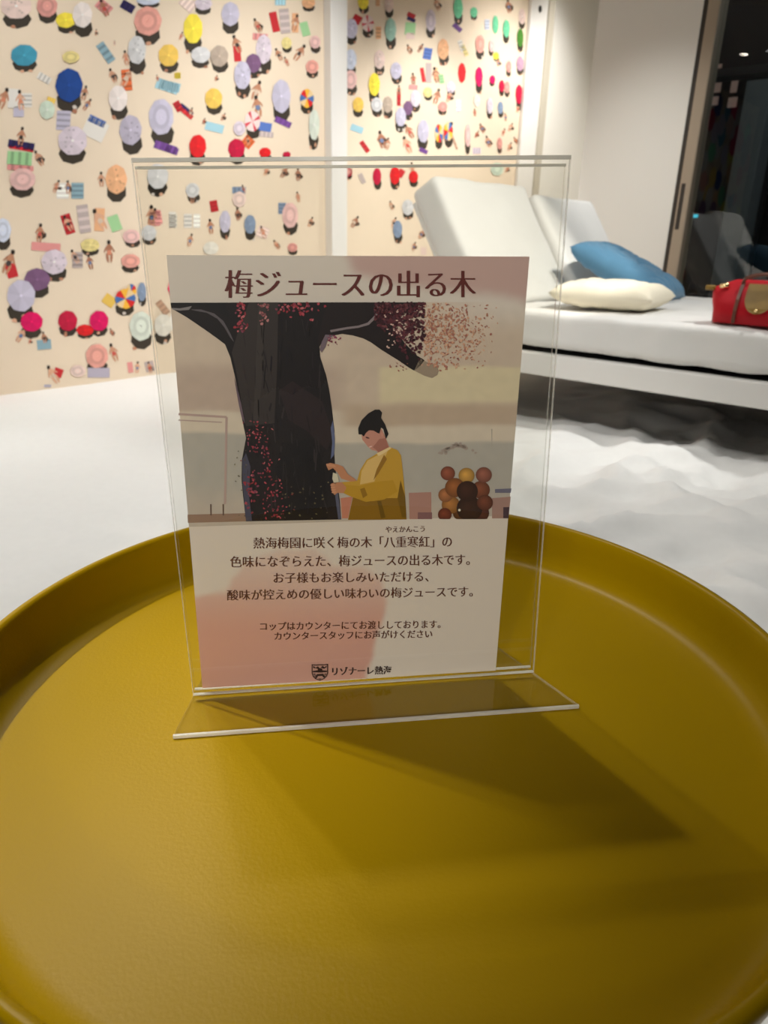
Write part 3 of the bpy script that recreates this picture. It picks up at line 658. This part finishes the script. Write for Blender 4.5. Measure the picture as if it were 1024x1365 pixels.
# ------------------------------------------------------------------ acrylic sign holder
SY, ST = 0.13096, 0.01869
SU = Vector((math.cos(SY), math.sin(SY), 0)); SZ = Vector((-math.sin(SY)*ST, math.cos(SY)*ST, 1)).normalized(); SN = SU.cross(SZ)   # SN towards the viewer
if SN.y > 0: SN = -SN
SO = Vector((-0.02047, 0.43384, TF+.0002))
def sp(a, h, n=0.0): return SO + SU*a + SZ*h + SN*n
hold = empty('sign_holder', SO); tag(hold, 'clear acrylic menu stand with a flat foot on the yellow table', 'sign holder')
def plate(name, quad, n0, n1, parent):
    bm = bmesh.new(); v, fs = box8(bm, [sp(*quad[0], n0), sp(*quad[1], n0), sp(*quad[2], n0), sp(*quad[3], n0), sp(*quad[0], n1), sp(*quad[1], n1), sp(*quad[2], n1), sp(*quad[3], n1)])
    for f in fs[2:]: f.material_index = 1
    return adopt(from_bm(name, bm, [M['clear'], M['edge']]), parent)
Q = [(-.1132, .0021), (.1357, .0056), (.1252, .3526), (-.1202, .3434)]
Q2 = [(-.1132, .0021), (.1357, .0056), (.1250, .3488), (-.1199, .3400)]
def lerp2(p, q, t): return (p[0]*(1-t)+q[0]*t, p[1]*(1-t)+q[1]*t)
def inset(Qx, e): # clear plate in polished edge strips, made pale to imitate internal reflection
    bl, br, tr, tl = Qx; w_, h_ = .247, .346
    f = lambda s_, t_: lerp2(lerp2(bl, br, s_), lerp2(tl, tr, s_), t_)
    return f, e/w_, e/h_
for nm, Qx, n0, n1, et in (('front_panel', Q, .0022, .0044, .0021), ('back_panel', Q2, -.0044, -.0022, .0014)):
    f, es, eh = inset(Qx, .0004); t1_ = 1-et/.346
    pl = plate(nm, [f(es, eh), f(1-es, eh), f(1-es, t1_), f(es, t1_)], n0, n1, hold)
    for q in ([f(0, 0), f(es, 0), f(es, t1_), f(0, t1_)], [f(1-es, 0), f(1, 0), f(1, t1_), f(1-es, t1_)], [f(0, t1_), f(1, t1_), f(1, 1), f(0, 1)], [f(es, 0), f(1-es, 0), f(1-es, eh*2.2), f(es, eh*2.2)]):
        bm = bmesh.new(); box8(bm, [sp(*p_, n0) for p_ in q]+[sp(*p_, n1) for p_ in q])
        o = from_bm('polished_edge', bm, M['polished'] if abs(q[0][1]-q[2][1]) < .1 else (M['edge'] if n0 > 0 else M['clear'])); o.parent = pl; o.matrix_parent_inverse = Matrix.Identity(4)
bm = bmesh.new()
H2 = SN.copy(); H2.z = 0; H2.normalize()
def bs(a, k, z): p = SO + SU*a + H2*k; return Vector((p.x, p.y, TF+z+TZ(p.x, p.y)))
fb = [bs(-.121, .0425, .0003), bs(.1553, .0425, .0003), bs(.117, -.040, .0003), bs(-.106, -.040, .0003)]
v, fs = box8(bm, fb+[p+Vector((0, 0, .0022)) for p in fb])
for f in fs[2:]: f.material_index = 1
foot = adopt(from_bm('foot_plate', bm, [M['clear'], M['edge']]), hold)
bm = bmesh.new(); g0, g1 = bs(-.1212, .0425, 0), bs(.1556, .0425, 0); g2, g3 = bs(.1554, .0443, 0), bs(-.1212, .0443, 0)
box8(bm, [p+Vector((0, 0, .0003)) for p in (g0, g1, g2, g3)]+[p+Vector((0, 0, .0026)) for p in (g0, g1, g2, g3)])
o = from_bm('polished_edge', bm, M['polished']); o.parent = foot; o.matrix_parent_inverse = Matrix.Identity(4)

# ------------------------------------------------------------------ poster in the holder
def sign_xy(x, y):
    p = on_plane(x, y, SO, SN)-SO; return p.dot(SU), p.dot(SZ)
PQ = [sign_xy(270, 918), sign_xy(660, 905), sign_xy(706, 342), sign_xy(222, 340)]   # BL BR TR TL
PQ[0] = (PQ[0][0], .0052); PQ[1] = (PQ[1][0], .0062)
poster = None
def paper_pt(s, t, n):
    bl, br, tr, tl = PQ
    a = (bl[0]*(1-s)+br[0]*s)*(1-t)+(tl[0]*(1-s)+tr[0]*s)*t; h = (bl[1]*(1-s)+br[1]*s)*(1-t)+(tl[1]*(1-s)+tr[1]*s)*t
    return sp(a, h, n)
PAPW = (236, 226, 214); REF = [lin1(c) for c in (204, 190, 178)]
def pc(rgb, k=1.0):   # printed ink colour: as seen, relative to the bare paper
    return tuple(min(.92, lin1(c)*k/r*lin1(w_)) for c, r, w_ in zip(rgb, REF, PAPW))
def inside(pt, poly):
    x, y = pt; r = False; j = len(poly)-1
    for i in range(len(poly)):
        xi, yi = poly[i]; xj, yj = poly[j]
        if (yi > y) != (yj > y) and x < (xj-xi)*(y-yi)/(yj-yi)+xi: r = not r
        j = i
    return r
def dist(pt, poly):
    x, y = pt; b = 1e9
    for i in range(len(poly)):
        x0, y0 = poly[i]; x1, y1 = poly[(i+1) % len(poly)]
        dx, dy = x1-x0, y1-y0; t = max(0, min(1, ((x-x0)*dx+(y-y0)*dy)/(dx*dx+dy*dy+1e-9)))
        b = min(b, math.hypot(x-x0-t*dx, y-y0-t*dy))
    return b if inside(pt, poly) else -b
def sm(x, a, b): t = max(0, min(1, (x-a)/(b-a))); return t*t*(3-2*t)
def mix(a, b, t): return tuple(p*(1-t)+q*t for p, q in zip(a, b))
PINK_LOW = [(240, 800), (300, 790), (326, 752), (372, 731), (421, 731), (446, 755), (484, 757), (513, 771), (516, 804), (507, 833), (493, 881), (478, 930), (255, 930)]
PINK_TOP = [(452, 330), (720, 330), (720, 408), (690, 404), (650, 396), (600, 388), (530, 384), (470, 368)]
def paper_col(x, y):
    nz = noise.noise(Vector((x*.02, y*.02, 0)))*5+noise.noise(Vector((x*.06, y*.06, 4)))*2.5
    base = tuple(lin1(c)*.93 for c in PAPW)
    pk = pc((176, 140, 132)); pk2 = pc((188, 138, 124))
    k = sm(dist((x, y), PINK_LOW)+nz, -5, 6)*(.35+.65*sm(y, 730, 850))
    c = mix(base, pk2, k*.95)
    k = sm(dist((x, y), PINK_TOP)+nz, -7, 14)
    return mix(c, pk, k*.85)
def poster_grid(name, nx, ny, s0, s1, t0, t1, colfn, n, m, parent):
    vs, fs, cs = [], [], []
    for j in range(ny+1):
        for i in range(nx+1):
            s, t = s0+(s1-s0)*i/nx, t0+(t1-t0)*j/ny
            p = paper_pt(s, t, n); vs.append(tuple(p))
            d = p-CAM; z = d.dot(_F); cs.append(colfn(512+FPX*d.dot(_R)/z, 682.5-FPX*d.dot(_U)/z, s, t))
    for j in range(ny):
        for i in range(nx):
            a = j*(nx+1)+i; fs.append((a, a+1, a+nx+2, a+nx+1))
    me = bpy.data.meshes.new(name); me.from_pydata(vs, [], fs)
    ca = me.color_attributes.new('print', 'FLOAT_COLOR', 'POINT')
    ca.data.foreach_set('color', [q for c in cs for q in (*c, 1.0)])
    o = link(name, me, m); return adopt(o, parent) if parent else o
poster = empty('poster', SO); tag(poster, 'printed notice sheet with a tree picture and Japanese text, held in the acrylic stand', 'poster')
sheet = poster_grid('sheet', 110, 150, 0, 1, 0, 1, lambda x, y, s, t: paper_col(x, y), .0000, M['paper'], poster)
mod = sheet.modifiers.new('thickness', 'SOLIDIFY'); mod.thickness = .00018; mod.offset = -1.0

# --- the picture: soft background bands on a fine grid, then shapes on top
def t_of(y, side):   # paper t for a picture row measured on the left or right paper edge
    yl0, yl1 = (918, 340) if side == 0 else (905, 342)
    a = sign_xy(*((270+(222-270)*(918-y)/578, y) if side == 0 else (660+(706-660)*(905-y)/563, y)))
    b0, b1 = (PQ[0], PQ[3]) if side == 0 else (PQ[1], PQ[2]); return (a[1]-b0[1])/(b1[1]-b0[1])
T1 = (t_of(403, 0)+t_of(403, 1))/2; T0 = (t_of(697, 0)+t_of(692, 1))/2
def photo_col(x, y, s, t):
    n1 = noise.noise(Vector((x*.013, y*.02, 2)))*4
    yy = y+n1
    c = pc((190, 170, 152))
    c = mix(c, pc((168, 146, 132)), sm(yy, 470, 500)*.8)
    right = sm(x, 440, 470)
    c = mix(c, pc((184, 164, 146)), right*sm(yy, 405, 470))
    blk = sm(x, 500, 512)*sm(yy, 486, 492)*(1-sm(yy, 530, 545)); c = mix(c, pc((198, 182, 150)), blk*.9)
    c = mix(c, pc((172, 150, 130)), right*sm(yy, 532, 545)*(1-sm(yy, 562, 572)))
    c = mix(c, pc((192, 176, 158)), (1-right)*sm(yy, 545, 552) + right*sm(yy, 564, 572))
    yb = 578 if x < 400 else 590
    c = mix(c, pc((160, 152, 142)), sm(yy, yb-3, yb+3))
    c = mix(c, pc((176, 160, 146)), sm(yy, 640, 680)*.7)
    # picture's right upper corner melts into the pink wash
    k = sm(x+ (430-y)*.5, 560, 690)*(1-sm(y, 405, 450)); c = mix(c, paper_col(x, y), k*.9)
    return tuple(max(0, v*(1+.05*noise.noise(Vector((x*.08, y*.08, 7))))) for v in c)
photo = poster_grid('printed_picture', 150, 100, .0, 1.0, T0, T1, photo_col, .0003, M['paper'], poster)

LIFT = .00009
px_ = Print(lambda x, y, l: on_plane(x, y, SO+SN*(.0005+l), SN), LIFT)
g = random.gauss; U_ = random.uniform
def PP(pts, rgb, layer=0): px_.poly(pts, pc(rgb) if max(rgb) > 1.0 else rgb, layer)
# room details in the picture
for a, b, w_ in (((238, 552), (302, 556), 3), ((302, 556), (300, 672), 3), ((238, 560), (296, 563), 1.5)):
    dx, dy = b[0]-a[0], b[1]-a[1]; l_ = math.hypot(dx, dy); px_.rect((a[0]+b[0])/2, (a[1]+b[1])/2, l_, w_, math.atan2(dy, dx), pc((164, 138, 130)), 0)
PP([(250, 686), (330, 684), (330, 695), (250.5, 697)], (134, 106, 88), 0)
for x in (281, 297.5): PP([(x-.9, 672), (x+.9, 672), (x+1.2, 687), (x-.6, 687)], (90, 68, 58), 1)
PP([(545, 657), (575, 656), (575, 692), (546, 692)], (158, 116, 104), 0); PP([(557, 683), (576, 683), (576, 692), (557, 692)], (120, 84, 84), 1)
PP([(454, 664), (470, 662), (464, 691), (456, 691)], (176, 112, 90), 0)
PP([(656, 664), (681, 662), (678, 691), (656, 691)], (150, 116, 106), 0); PP([(660, 652), (682, 651), (681, 657), (660, 657)], (98, 94, 110), 1); PP([(671, 676), (679, 676), (678, 691), (671, 691)], (70, 52, 58), 1)
PP([(655, 560+84/7.31*1), (656.5, 572), (656, 600)], (150, 140, 130), 0)
# faint wreath above the fruit figure
for k in range(26):
    t = random.uniform(3.3, 6.1); px_.ell(611+random.uniform(17, 24)*math.cos(t), 606+random.uniform(10, 15)*math.sin(t), random.uniform(2, 4), random.uniform(1.2, 2.4), pc((150, 134, 124)), 0, 7, 0, .2)
# tree trunk and boughs
trunk = [(227.5, 403.5), (330, 403.2), (430, 403), (440, 403), (441, 420), (436, 434), (432, 446), (426, 462), (427, 476), (435, 501), (439, 520), (442, 540), (446, 574), (445, 594), (447, 623), (453, 667), (455, 692.5),
         (328, 695), (324, 660), (322, 640), (322.5, 613), (328, 584), (322, 555), (320, 535), (313, 501), (307, 476), (300, 459), (288, 450), (274, 440), (249, 423), (228.5, 411)]
PP(trunk, (23, 18, 21), 1)
bough = [(436, 403), (560, 403), (556, 412), (540, 416), (524, 428), (531, 444), (540, 458), (556, 474), (566, 480), (560, 488), (552, 494), (545, 490), (532, 481), (508, 466), (494, 456), (484, 451), (470, 447), (456, 445), (440, 448), (432, 452), (425, 464), (424, 450)]
PP(bough, (29, 21, 23), 2)
PP([(552, 494), (560, 478), (572, 484), (581, 486), (585, 494), (583, 500), (576, 504), (566, 501)], (142, 124, 106), 2)
# bark streaks, and lighter strips painting a reflection in the acrylic
PP([(332, 403), (371, 403), (370, 480), (366, 564), (328, 568), (322, 535), (316, 500), (309, 470), (318, 440)], (48, 41, 40), 3)
PP([(345, 403), (356, 403), (352, 440), (350, 500), (344, 560), (338, 560), (341, 480)], (55, 48, 46), 4)
PP([(372, 520), (390, 508), (430, 535), (444, 580), (436, 600), (410, 575), (385, 560)], (37, 26, 29), 3)
PP([(228, 410.5), (240, 411), (256, 408), (252, 413), (240, 414), (231, 413)], (120, 112, 112), 3)
PP([(254, 412.5), (268, 412.5), (286, 418), (298, 428), (307, 444), (312, 456), (307, 450), (299, 436), (290, 425), (276, 417), (262, 414.5)], (84, 76, 80), 3)
PP([(228, 404), (300, 404), (306, 424), (292, 416), (270, 410), (250, 406), (228, 408)], (18, 16, 20), 2)
PP([(440, 440), (462, 436), (478, 434), (490, 430), (500, 420), (503, 408), (504.5, 409), (503, 422), (492, 433), (478, 437), (462, 439), (441, 443)], (122, 108, 110), 4)
PP([(434, 446), (446, 447), (437, 452), (434, 462), (429, 470), (426, 466), (429, 456)], (104, 88, 96), 4)
PP([(312, 503), (317, 520), (322, 540), (325, 556), (327, 565), (322, 556), (318, 538)], (96, 78, 88), 4)
PP([(444, 560), (446.5, 585), (445.5, 606), (441, 612), (443, 590), (441, 570)], (86, 92, 122), 4)
PP([(323, 613), (328, 604), (334, 622), (332, 660), (336, 694), (328, 694.5), (323.5, 645)], (64, 62, 78), 4)
PP([(448, 640), (452, 668), (455, 692), (451, 692), (447, 662)], (78, 78, 96), 4)
PP([(375, 590), (420, 585), (432, 620), (438, 692), (380, 693), (366, 640)], (15, 12, 16), 3)
for _ in range(120):
    y = U_(410, 680); f_ = (y-404)/290; xl = 318+(8 if f_ > .5 else 0); xr = 430+12*f_
    x = U_(xl+4, xr-6); h_ = U_(8, 34); w_ = U_(.6, 2.2); d_ = U_(-3, 5); c_ = random.choice([(38, 31, 33), (17, 13, 17), (44, 36, 38), (33, 25, 30), (22, 18, 26)])
    if y+h_ < 690: PP([(x, y), (x+w_, y+2), (x+w_+d_, y+h_), (x+d_, y+h_-3)], c_, 4)
# blossom clusters
def petals(n, fx, fy, cols, rmin, rmax, layer=5):
    for _ in range(n):
        px_.ell(fx(), fy(), random.uniform(rmin, rmax), random.uniform(rmin, rmax)*.8, pc(random.choice(cols)), layer+random.randint(0, 2), 6, random.uniform(0, 3), .3)
REDS = [(140, 44, 54), (160, 62, 72), (112, 34, 44), (176, 92, 96), (120, 52, 70)]
for _ in range(150):
    y = U_(560, 692); xc = 326+ (y-560)*.20 + (8 if y > 640 else 0); px_.ell(xc+g(12, 10), y, U_(.7, 2.0), U_(.6, 1.6), pc(random.choice(REDS)), 5+random.randint(0, 2), 6, U_(0, 3), .3)
petals(26, lambda: g(334, 6), lambda: g(650, 14), REDS, 1, 3.0)
petals(34, lambda: g(321, 4), lambda: U_(404, 442), REDS, 1.2, 2.8)
petals(26, lambda: g(350, 4), lambda: U_(404, 434), [(170, 110, 108), (150, 84, 86), (120, 70, 72)], 1, 2.6)
petals(46, lambda: g(400, 14), lambda: 404+abs(g(0, 9)), REDS, 1.2, 2.8)
petals(18, lambda: g(444, 4), lambda: g(452, 3), [(130, 50, 80), (110, 40, 60)], .8, 1.8)
petals(26, lambda: U_(374, 440), lambda: U_(640, 692), [(90, 80, 56), (110, 96, 66), (70, 56, 44)], .7, 1.8)
petals(16, lambda: U_(312, 330), lambda: U_(590, 690), [(96, 88, 70), (70, 60, 50)], .6, 1.4)
# dark part of the blossom cloud, then tan-pink spray that thins out to the right
for _ in range(620):
    x = U_(500, 566); y = 404+abs(g(0, 1))*34*(1.0 if x > 520 else .6)
    if y < 404+ (x-490)*1.1+14 and y < 482: px_.ell(x, y, U_(1.2, 3.4), U_(1, 2.4), pc(random.choice([(64, 26, 34), (84, 34, 42), (52, 24, 30), (100, 52, 56), (70, 34, 44)])), 5+random.randint(0, 3), 6, U_(0, 3), .35)
for _ in range(34): px_.ell(U_(512, 562), U_(410, 470), U_(.8, 1.8), U_(.6, 1.4), pc((196, 160, 148)), 9, 6, 0, .3)
for _ in range(520):
    t = abs(g(0, .42)); x = 566+t*105; y = 446+g(0, 1)*(26-8*t)+ (t*4)
    if 404 < y < 494 and x < 664: px_.ell(x, y, U_(.7, 2.8)*(1.15-.5*min(1, t)), U_(.6, 1.7), pc(random.choice([(176, 128, 104), (164, 112, 92), (188, 142, 116), (150, 96, 84), (196, 152, 126)])), 5+random.randint(0, 3), 6, U_(0, 3), .35)
for _ in range(90):
    px_.ell(U_(560, 640), U_(405, 490), U_(.5, 1.5), U_(.5, 1.2), pc(random.choice([(150, 90, 82), (120, 60, 60), (176, 128, 110)])), 6, 5, U_(0, 3), .3)
petals(10, lambda: g(530, 6), lambda: g(488, 5), [(150, 90, 80), (120, 70, 60)], .7, 1.6)
# figure in a mustard sweater
PP([(482, 580), (492, 571), (509, 572), (515, 586), (519, 596), (505, 606), (502, 601), (496, 600), (491, 596), (487, 591), (483, 586)], (176, 122, 106), 3)
PP([(497, 596), (506, 585), (514, 584), (518, 596), (506, 604), (502, 600)], (150, 96, 82), 4)
PP([(478, 579), (477.5, 571), (482, 560), (491, 551), (500, 546), (506, 546), (509.5, 550), (508, 557), (513.5, 566), (518, 578.5), (514.5, 585), (511, 572), (508, 570), (506, 578), (503, 577), (498, 574), (492, 573.5), (488, 577), (485, 582), (482, 579)], (22, 18, 20), 5)
px_.ell(490, 583.5, 3, 1.0, pc((70, 40, 40)), 6, 8, .3); px_.ell(494, 595.5, 2.6, .8, pc((206, 170, 160)), 6, 8, -.3); px_.ell(509.5, 579, 1.7, 3.2, pc((186, 130, 112)), 6, 8)
sweater = [(520, 596), (530, 600), (534.7, 607), (537, 627), (540, 660), (542, 692.5), (464, 693), (470.5, 663), (457.5, 657), (451, 652), (452, 643), (476, 641), (480, 627), (488.6, 613), (502, 605), (512, 602)]
PP(sweater, (176, 134, 44), 4)
PP([(470.5, 663), (498, 668), (516, 664), (534, 664), (540, 662), (542, 692.5), (464, 693)], (124, 88, 16), 5)
PP([(505, 606), (519, 597), (512, 612), (503, 630), (499, 642), (480, 646), (482, 628), (490, 614)], (196, 160, 96), 5)
PP([(512, 606), (516, 612), (504, 632), (498, 640), (502, 626)], (136, 96, 30), 6)
PP([(455, 646), (480, 648), (504, 642), (524, 640), (530, 655), (512, 666), (488, 669), (468, 662), (457, 657)], (168, 126, 30), 6)
PP([(534, 640), (540, 662), (541.5, 690), (536, 690), (530, 664)], (104, 74, 10), 6)
PP([(480, 652), (486, 650), (490, 660), (484, 664)], (132, 94, 14), 7)
PP([(503, 668), (508, 668), (514, 690), (508, 691)], (96, 68, 8), 7)
for a_, b_ in ((.0, 1.0),):
    PP([(502, 604.5), (520, 595.5), (522, 597.5), (512, 604), (505, 608)], (206, 178, 128), 7)
PP([(434.5, 619), (440, 617), (450, 619), (457.5, 622), (463.7, 632), (472, 637.5), (476, 641), (468, 642), (455, 638), (450, 630), (444, 624), (438, 627)], (172, 116, 84), 7)
PP([(441, 645), (446, 643), (456, 643), (462, 650), (458, 657.5), (450, 657), (446, 660), (442, 654)], (170, 114, 82), 7)
for k in range(4): px_.ell(443.5+.6*k, 646.5+3.2*k, 3.4, 1.3, pc((186, 130, 98)), 8, 8, -.1); px_.ell(437.5+2.6*k, 620+.3*k, 3.0, 1.2, pc((186, 130, 98)), 8, 8, .7)
PP([(444, 630), (450, 632), (452, 642), (446, 646), (443, 638)], (190, 180, 156), 7)
# figure of piled round fruit
for x, y, r, c in ((623, 655, 14, (62, 36, 26)), (626, 678, 17, (58, 34, 24)), (640, 684, 12, (88, 46, 34)), (593, 686, 9, (112, 52, 36)), (601, 673, 12, (160, 104, 50)), (646.5, 670, 10.5, (108, 58, 40)), (594, 660, 9.5, (160, 100, 60)), (641, 653, 12, (122, 68, 46)), (606.5, 650, 13, (142, 84, 44)),
                   (597, 631, 9.5, (138, 74, 54)), (645, 633, 10.5, (140, 84, 68)), (622, 634, 10.5, (190, 140, 66)), (614, 684, 10, (96, 56, 26))):
    ring = [(x+r*1.02*math.cos(2*math.pi*k/18), min(y+r*math.sin(2*math.pi*k/18), 692)) for k in range(18)]
    d_ = pc(shade(c, .72)); px_.fan((x-r*.2, y-r*.2), ring, pc(shade(c, 1.08)), d_, 4+(len(px_.f) % 5))
px_.ell(612.5, 680, 1.8, 1.8, pc((220, 200, 180)), 10, 8)
px_.build('tree_picture', M['paper']).parent = None
tp = bpy.data.objects['tree_picture']; tp.parent = photo; tp.matrix_parent_inverse = Matrix.Identity(4)

# --- lettering
INK_T = mat('maroon_ink', pc((84, 26, 22)), .6); INK_B = mat('brown_ink', pc((78, 40, 30)), .6); INK_K = mat('black_ink', pc((44, 26, 26)), .6)
def lettering(name, rows, m, parent, n=.0005):
    vs, fs = [], []
    for txt, (x0, y0), (x1, y1), wt, off in rows:
        cu = bpy.data.curves.new('text', 'FONT'); cu.body = txt; cu.size = 1.0; cu.resolution_u = 3; cu.offset = off; cu.dimensions = '2D'; cu.fill_mode = 'FRONT'
        o = bpy.data.objects.new('text', cu); C.objects.link(o)
        bpy.context.view_layer.update()
        me = bpy.data.meshes.new_from_object(o.evaluated_get(bpy.context.evaluated_depsgraph_get()))
        C.objects.unlink(o); bpy.data.objects.remove(o)
        X = [v.co.x for v in me.vertices]; Y = [v.co.y for v in me.vertices]
        if not X: continue
        ax, bx, ay, by = min(X), max(X), min(Y), max(Y)
        # corners: bottom-left (x0,yb) ... in sheet coordinates
        (xl, yt, yb) = (x0, y0[0], y0[1]); (xr, yt2, yb2) = (x1, y1[0], y1[1])
        BL, BR, TL_, TR_ = sign_xy(xl, yb), sign_xy(xr, yb2), sign_xy(xl, yt), sign_xy(xr, yt2)
        for sh_ in wt:
            i0 = len(vs)
            for x, y in zip(X, Y):
                s = (x+sh_-ax)/(bx-ax); t = (y-ay)/(by-ay)
                a = (BL[0]*(1-s)+BR[0]*s)*(1-t)+(TL_[0]*(1-s)+TR_[0]*s)*t; h = (BL[1]*(1-s)+BR[1]*s)*(1-t)+(TL_[1]*(1-s)+TR_[1]*s)*t
                vs.append(tuple(sp(a, h, n + .00001*wt.index(sh_))))
            for p in me.polygons: fs.append(tuple(i0+k for k in p.vertices))
        bpy.data.meshes.remove(me)
    me = bpy.data.meshes.new(name); me.from_pydata(vs, [], fs)
    return adopt(link(name, me, m), parent)
W3 = (-.036, 0.0, .036); W2 = (-.020, 0.0, .020)
lettering('title_text', [('梅ジュースの出る木', (301, (360, 397)), (633, (361, 396)), W3, -.014)], INK_T, poster)
lettering('body_text', [
    ('熱海梅園に咲く梅の木「八重寒紅」の', (338, (716, 731)), (602, (714, 729)), W2, -.004),
    ('やえかんこう', (514, (701.5, 709.5)), (566, (700.5, 708.5)), W2, 0),
    ('色味になぞらえた、梅ジュースの出る木です。', (307, (741, 756)), (626, (738, 753)), W2, -.004),
    ('お子様もお楽しみいただける、', (365, (763, 777)), (571, (761, 775)), W2, -.004),
    ('酸味が控えめの優しい味わいの梅ジュースです。', (303, (786, 800)), (630, (781, 795)), W2, -.004)], INK_B, poster)
lettering('footer_text', [
    ('コップはカウンターにてお渡ししております。', (347, (829, 840)), (587, (826, 837)), W2, 0),
    ('カウンタースタッフにお声がけください', (366, (842, 853)), (576, (839, 850)), W2, 0)], INK_B, poster)
lettering('logo_text', [('リゾナーレ熱海', (443, (889, 900)), (522, (887, 898)), (-.03, 0, .03), .004)], INK_K, poster)
# crest beside the logo text
cr_ = Print(lambda x, y, l: on_plane(x, y, SO+SN*(.0005+l), SN), LIFT)
K = pc((44, 26, 26)); PB = pc((176, 132, 118))
def shield(k, cx=426.5, cy=896):
    P_ = [(-11, -10.5), (-5, -10), (0, -10.5), (5, -10.2), (11, -11), (11, 1), (9.5, 5.5), (6, 9), (0, 11.5), (-6, 9.3), (-9.5, 6), (-11, 1.5)]
    return [(cx+x*k, cy+y*k) for x, y in P_]
cr_.poly(shield(1.0), K, 0); cr_.poly(shield(.88), PB, 1)
cr_.poly([(417.5, 887.5), (421, 890), (424, 888), (426.5, 891), (430, 887.5), (433, 889.5), (435.5, 887), (435.5, 889.5), (432, 891.5), (428, 890), (425.5, 893), (422, 891), (417.5, 890.5)], K, 2)
cr_.poly([(417, 894.5), (423, 893.5), (430, 893.5), (436, 894), (436, 896), (417, 896.3)], K, 2)
cr_.poly([(424, 891), (429.5, 891), (430.5, 896.5), (423, 896.5)], K, 2)
cr_.poly([(420, 903), (422.5, 898.5), (431, 898), (433.5, 902), (431.5, 903.5), (429.5, 901), (424, 901.3), (422.5, 904)], K, 2)
for k in range(5): cr_.poly([(417.3+.6*k, 898+1.6*k), (420.5+.4*k, 897.6+1.2*k), (420.6+.4*k, 898.5+1.2*k), (417.6+.6*k, 899+1.6*k)], K, 2)
for k in range(4): cr_.poly([(435.6-.7*k, 898+1.7*k), (433-.5*k, 897.5+1.4*k), (432.8-.5*k, 898.4+1.4*k), (435.2-.7*k, 899+1.7*k)], K, 2)
cr_.poly([(424, 904.5), (429, 904.3), (426.5, 906)], K, 2)
crest = cr_.build('crest_logo', M['paper']); adopt(crest, poster)

# ------------------------------------------------------------------ beyond the glass, at night
def thing_box(name, u0, u1, w0, w1, z0, z1, m, label, cat, bev=.01):
    bm = bmesh.new(); uwbox(bm, u0, u1, w0, w1, z0, z1)
    if bev: bevel(bm, bev, 2)
    return tag(from_bm(name, bm, m), label, cat)
bm = bmesh.new(); uwbox(bm, -2.6, 3.6, WIN_W+.2, 9.5, -.3, -.16); structure(from_bm('floor_outside', bm, M['concrete']))
def px_u(x, y, w_): p = on_plane(x, y, LW*w_, LW); return p.dot(LU)
ua, ub = px_u(970, 250, 7.2), px_u(1003, 250, 7.2)
thing_box('pillar', ua, ub, 7.2, 7.5, -.16, 2.1, M['concrete'], 'grey pillar added outside the window for a column mirrored in its glass', 'pillar')  # solid stand-in for a room column mirrored in the glass
u2, u3 = px_u(1010, 250, 7.9), px_u(1021, 250, 7.9)
thing_box('post', u2, u3, 7.9, 7.99, -.16, 2.6, M['dark'], 'thin dark post outside the window, right of the grey pillar', 'post', .005)
b0 = px_u(905, 120, 9.0); b1 = px_u(1060, 120, 9.0)
zb = on_plane(960, 95, LW*9.0, LW).z; zb0 = on_plane(960, 105, LW*9.0, LW).z
thing_box('canopy_beam', b0-.8, b1+.6, 8.9, 9.2, zb0, zb, M['dark'], 'dark horizontal beam outside, above the dim lit openings', 'beam', .005)
house = empty('building', uw(-1.75, 13.0, 0)); tag(house, 'dark building across the way with dim lit windows, seen through the glass', 'building')
bm = bmesh.new(); uwbox(bm, -7.5, 4.0, 13.0, 15.0, -.5, 4.6); adopt(from_bm('facade', bm, mat('dark_facade', (.02, .02, .021), .9)), house)
glow = emit_mat('dim_window_light', (0.95, .62, .50), .09)
for x0, x1, y0, y1 in ((949, 961, 107, 123), (975, 983, 106, 123), (971, 982, 130, 143), (949, 957, 129, 140), (952, 962, 86, 91)):
    a0, a1 = px_u(x0, (y0+y1)/2, 12.98), px_u(x1, (y0+y1)/2, 12.98)
    zt, zl = on_plane((x0+x1)/2, y0, LW*12.98, LW).z, on_plane((x0+x1)/2, y1, LW*12.98, LW).z
    bm = bmesh.new(); uwbox(bm, a0, a1, 12.96, 12.999, zl, zt); adopt(from_bm('lit_window', bm, glow), house)
a0, a1 = px_u(908, 288, 8.5), px_u(930, 288, 8.5); zc = on_plane(918, 288, LW*8.5, LW).z
bm = bmesh.new(); tube(bm, [uw(a0, 8.5, zc), uw(a1, 8.5, zc)], .018, 10)
tag(from_bm('light_tube', bm, emit_mat('cyan_light', (.02, .42, .55), 1.2)), 'small cyan light glowing outside the window beside its frame', 'light')

# downlight in the ceiling, seen mirrored in the window glass
dl = empty('ceiling_downlight', uw(-3.086, 1.09, CEIL)); tag(dl, 'small round ceiling downlight mirrored in the dark window', 'ceiling light')
c = uw(-3.086, 1.09, CEIL)
bm = bmesh.new(); lathe(bm, [(.062, CEIL-.001), (.066, CEIL-.006), (.048, CEIL-.008), (.046, CEIL-.002)], c.x, c.y, 40); adopt(from_bm('trim_ring', bm, M['metal_white'], None, True), dl)
bm = bmesh.new(); lathe(bm, [(0, CEIL-.003), (.046, CEIL-.003)], c.x, c.y, 40); adopt(from_bm('lens', bm, emit_mat('lamp_lens', (1, .9, .75), 40)), dl)
